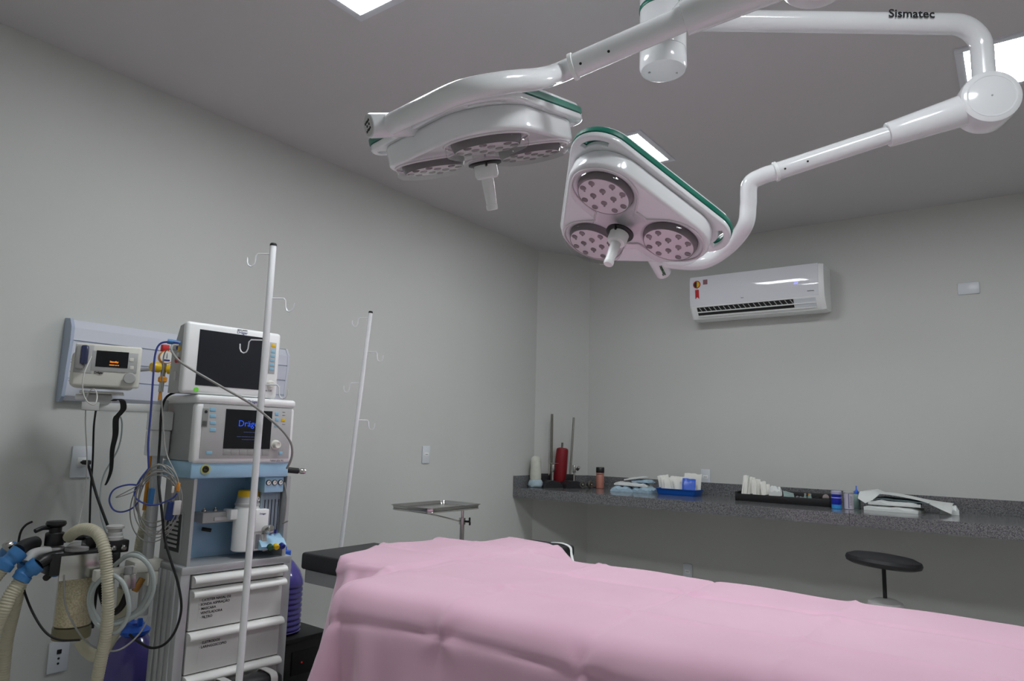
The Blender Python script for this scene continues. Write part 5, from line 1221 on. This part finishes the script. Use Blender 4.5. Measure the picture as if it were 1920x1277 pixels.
for i, (dx, dy, m_) in enumerate(((.135, 0, 'bottle'), (.155, .02, 'brass'), (.17, -.01, 'bottle'))):
    t = thing('glass_vial', ('small glass vial with an orange cap in the black organiser' if i == 1 else ('small pale glass vial beside the grey pack in the black organiser' if i == 0 else 'small pale glass vial on the shiny roll side of the orange-capped one')), 'vial', (ocx + dx, ocy + dy, Z + .006), group='glass vials in the organiser')
    MB().lathe([(.009, 0), (.010, .002), (.010, .045), (.006, .052), (.006, .058)], (0, 0, 0), n=14).build('glass', 'bottle', t)
    MB().lathe([(.007, .056), (.007, .066), (0, .067)], (0, 0, 0), n=12).build('cap', 'orange' if i == 1 else 'graym', t)
t = thing('tape_roll', 'small shiny roll in the end compartment of the black organiser by the blue jar', 'roll', (ocx + .265, ocy, Z + .035))
MB().lathe([(.008, -.012), (.02, -.012), (.02, .012), (.008, .012)], (0, 0, .02), (.2, -1, 0), n=20).build('tape', 'steel', t)
MB().bb(-.03, .03, -.02, .05, -.028, -.001, .006).build('tape_box', 'black', t)
# jars and bottle
p = cpt(1569, 954); t = thing('jar', 'dark blue plastic jar with pale band and cyan foot', 'jar', (p.x, p.y, Z))
MB().lathe([(.029, .026), (.030, .028), (.030, .066), (.028, .068)], (0, 0, 0), n=28).build('body', 'jarblue', t)
MB().lathe([(.028, 0), (.030, .002), (.030, .026), (.028, .027)], (0, 0, 0), n=28).build('cyan_band', 'jarcy', t)
MB().lathe([(.0295, .066), (.0302, .067), (.0302, .071), (.0295, .072)], (0, 0, 0), n=28).build('white_stripe', mat('lilac_white', (170, 170, 214), .4), t)
MB().lathe([(.029, .072), (.030, .074), (.030, .088), (.028, .090)], (0, 0, 0), n=28).build('upper_band', 'jarblue', t)
MB().lathe([(.030, .090), (.031, .092), (.031, .108), (.028, .111), (0, .111)], (0, 0, 0), n=28).build('lid', mat('lilac_lid', (186, 184, 214), .4), t)
p = cpt(1592, 955); t = thing('jar', 'white plastic jar with dark vertical line between the blue jar and the dropper bottle', 'jar', (p.x, p.y, Z))
MB().lathe([(.027, 0), (.029, .002), (.029, .096), (.027, .098)], (0, 0, 0), n=28).build('body', mat('lilac_grey_label', (196, 192, 204), .45), t)
MB().lathe([(.028, .098), (.030, .100), (.030, .110), (.027, .112), (0, .112)], (0, 0, 0), n=28).build('lid', 'grayp', t)
dv = (CAM - Vector((p.x, p.y, Z))); dv.z = 0; dv.normalize(); sv = Vector((dv.y, -dv.x, 0))
MB().box(dv * .0288, (.003, .003, .088), 0).bm.free()
q = MB(); q.box((0, 0, .052), (.003, .003, .09)); q.bm.transform(Matrix.Translation(dv * .0285)); q.build('label_line', 'inkb', t, ang=0)
for i in range(5):
    q = MB(); q.box((0, 0, .03 + i * .012), (.014, .002, .0025)); q.bm.transform(Matrix.Translation((dv * .96 + sv * .0).normalized() * .0283 + sv * -.012) @ Matrix.Rotation(math.atan2(sv.y, sv.x), 4, 'Z')); q.build('label_print', 'inkg', t, ang=0)
p = cpt(1607, 953); t = thing('dropper_bottle', 'pale green dropper bottle with a blue pointed tip', 'bottle', (p.x, p.y, Z))
MB().lathe([(.020, 0), (.022, .003), (.022, .078), (.016, .088), (.010, .092)], (0, 0, 0), n=24).build('body', 'bottle', t)
MB().lathe([(.0125, .090), (.0125, .106), (.009, .112), (.0045, .118), (.003, .142), (0, .143)], (0, 0, 0), n=20).build('nozzle', 'cap', t)
# folded wraps
wx, wy = 2.66, -.27
packet('folded_wrap', 'folded white cloth wrap at the bottom of the stack', 'wrap', (wx - .02, wy - .03, Z), (.30, .20, .035), -.08, (0, 0), 'paper', seed=61)
packet('folded_wrap', 'folded white cloth wrap, second in the stack', 'wrap', (wx - .01, wy - .02, Z + .036), (.28, .19, .03), .02, (0, 0), 'paper', seed=62)
packet('folded_wrap', 'grey-green wrap in the stack just under the top sheet', 'wrap', (wx + .03, wy - .0, Z + .066), (.30, .19, .012), -.02, (0, R(2)), 'papert', seed=63)
def sheet(name, label, pts, m_, th=.002):
    mb = MB(); n1, n2 = len(pts), len(pts[0])
    g = [[mb.bm.verts.new(p) for p in row] for row in pts]; g2 = [[mb.bm.verts.new((p[0], p[1], p[2] - th)) for p in row] for row in pts]
    for i in range(n1 - 1):
        for j in range(n2 - 1):
            mb.bm.faces.new((g[i][j], g[i + 1][j], g[i + 1][j + 1], g[i][j + 1])); mb.bm.faces.new((g2[i][j], g2[i][j + 1], g2[i + 1][j + 1], g2[i + 1][j]))
    bd = [(i, 0) for i in range(n1)] + [(n1 - 1, j) for j in range(1, n2)] + [(i, n2 - 1) for i in range(n1 - 2, -1, -1)] + [(0, j) for j in range(n2 - 2, 0, -1)]
    for a, b in zip(bd, bd[1:] + bd[:1]): mb.bm.faces.new((g[a[0]][a[1]], g[b[0]][b[1]], g2[b[0]][b[1]], g2[a[0]][a[1]]))
    o = rebase(mb.build(name, m_, None, ang=60)); return tag(o, label, 'wrap')
pts = []
for i in range(13):
    u_ = i / 12; x = wx - .21 + .50 * u_
    zz = .088 + .016 * math.sin(u_ * 5) + (.02 if u_ < .25 else 0) - .03 * max(0, u_ - .55)
    row = []
    for j in range(7):
        v_ = j / 6; y = wy - .115 + .22 * v_ + .03 * u_
        dz = 0
        if u_ < .3 and v_ < .35: dz = -.075 * (1 - v_ / .35) * math.sin(math.pi * min(1, (u_ + .05) / .3))
        if u_ > .72 and v_ < .5: dz = -.05 * (1 - v_ / .5) * (u_ - .72) / .28
        row.append((x, y, Z + zz + dz + .003 * math.sin(9 * u_ + 6 * v_)))
    pts.append(row)
sheet('folded_wrap', 'loose white wrapping sheet spread over the top of the stack', pts, 'paper')
packet('folded_wrap', 'narrow white wrap sticking out at the end of the stack', 'wrap', (wx + .27, wy + .02, Z), (.10, .07, .05), .1, (0, 0), 'paper', seed=66)
ep = cpt(1922, 962)
t = thing('bottle', 'small white bottle with a dark base further along the counter', 'bottle', (ep.x + .035, -.12, Z))
MB().lathe([(.03, .03), (.03, .075), (.02, .085), (.012, .09), (.012, .10), (0, .101)], (0, 0, 0), n=20).build('body', 'whitep', t)
MB().lathe([(.03, 0), (.032, .002), (.032, .03), (.03, .031)], (0, 0, 0), n=20).build('base', 'black', t)
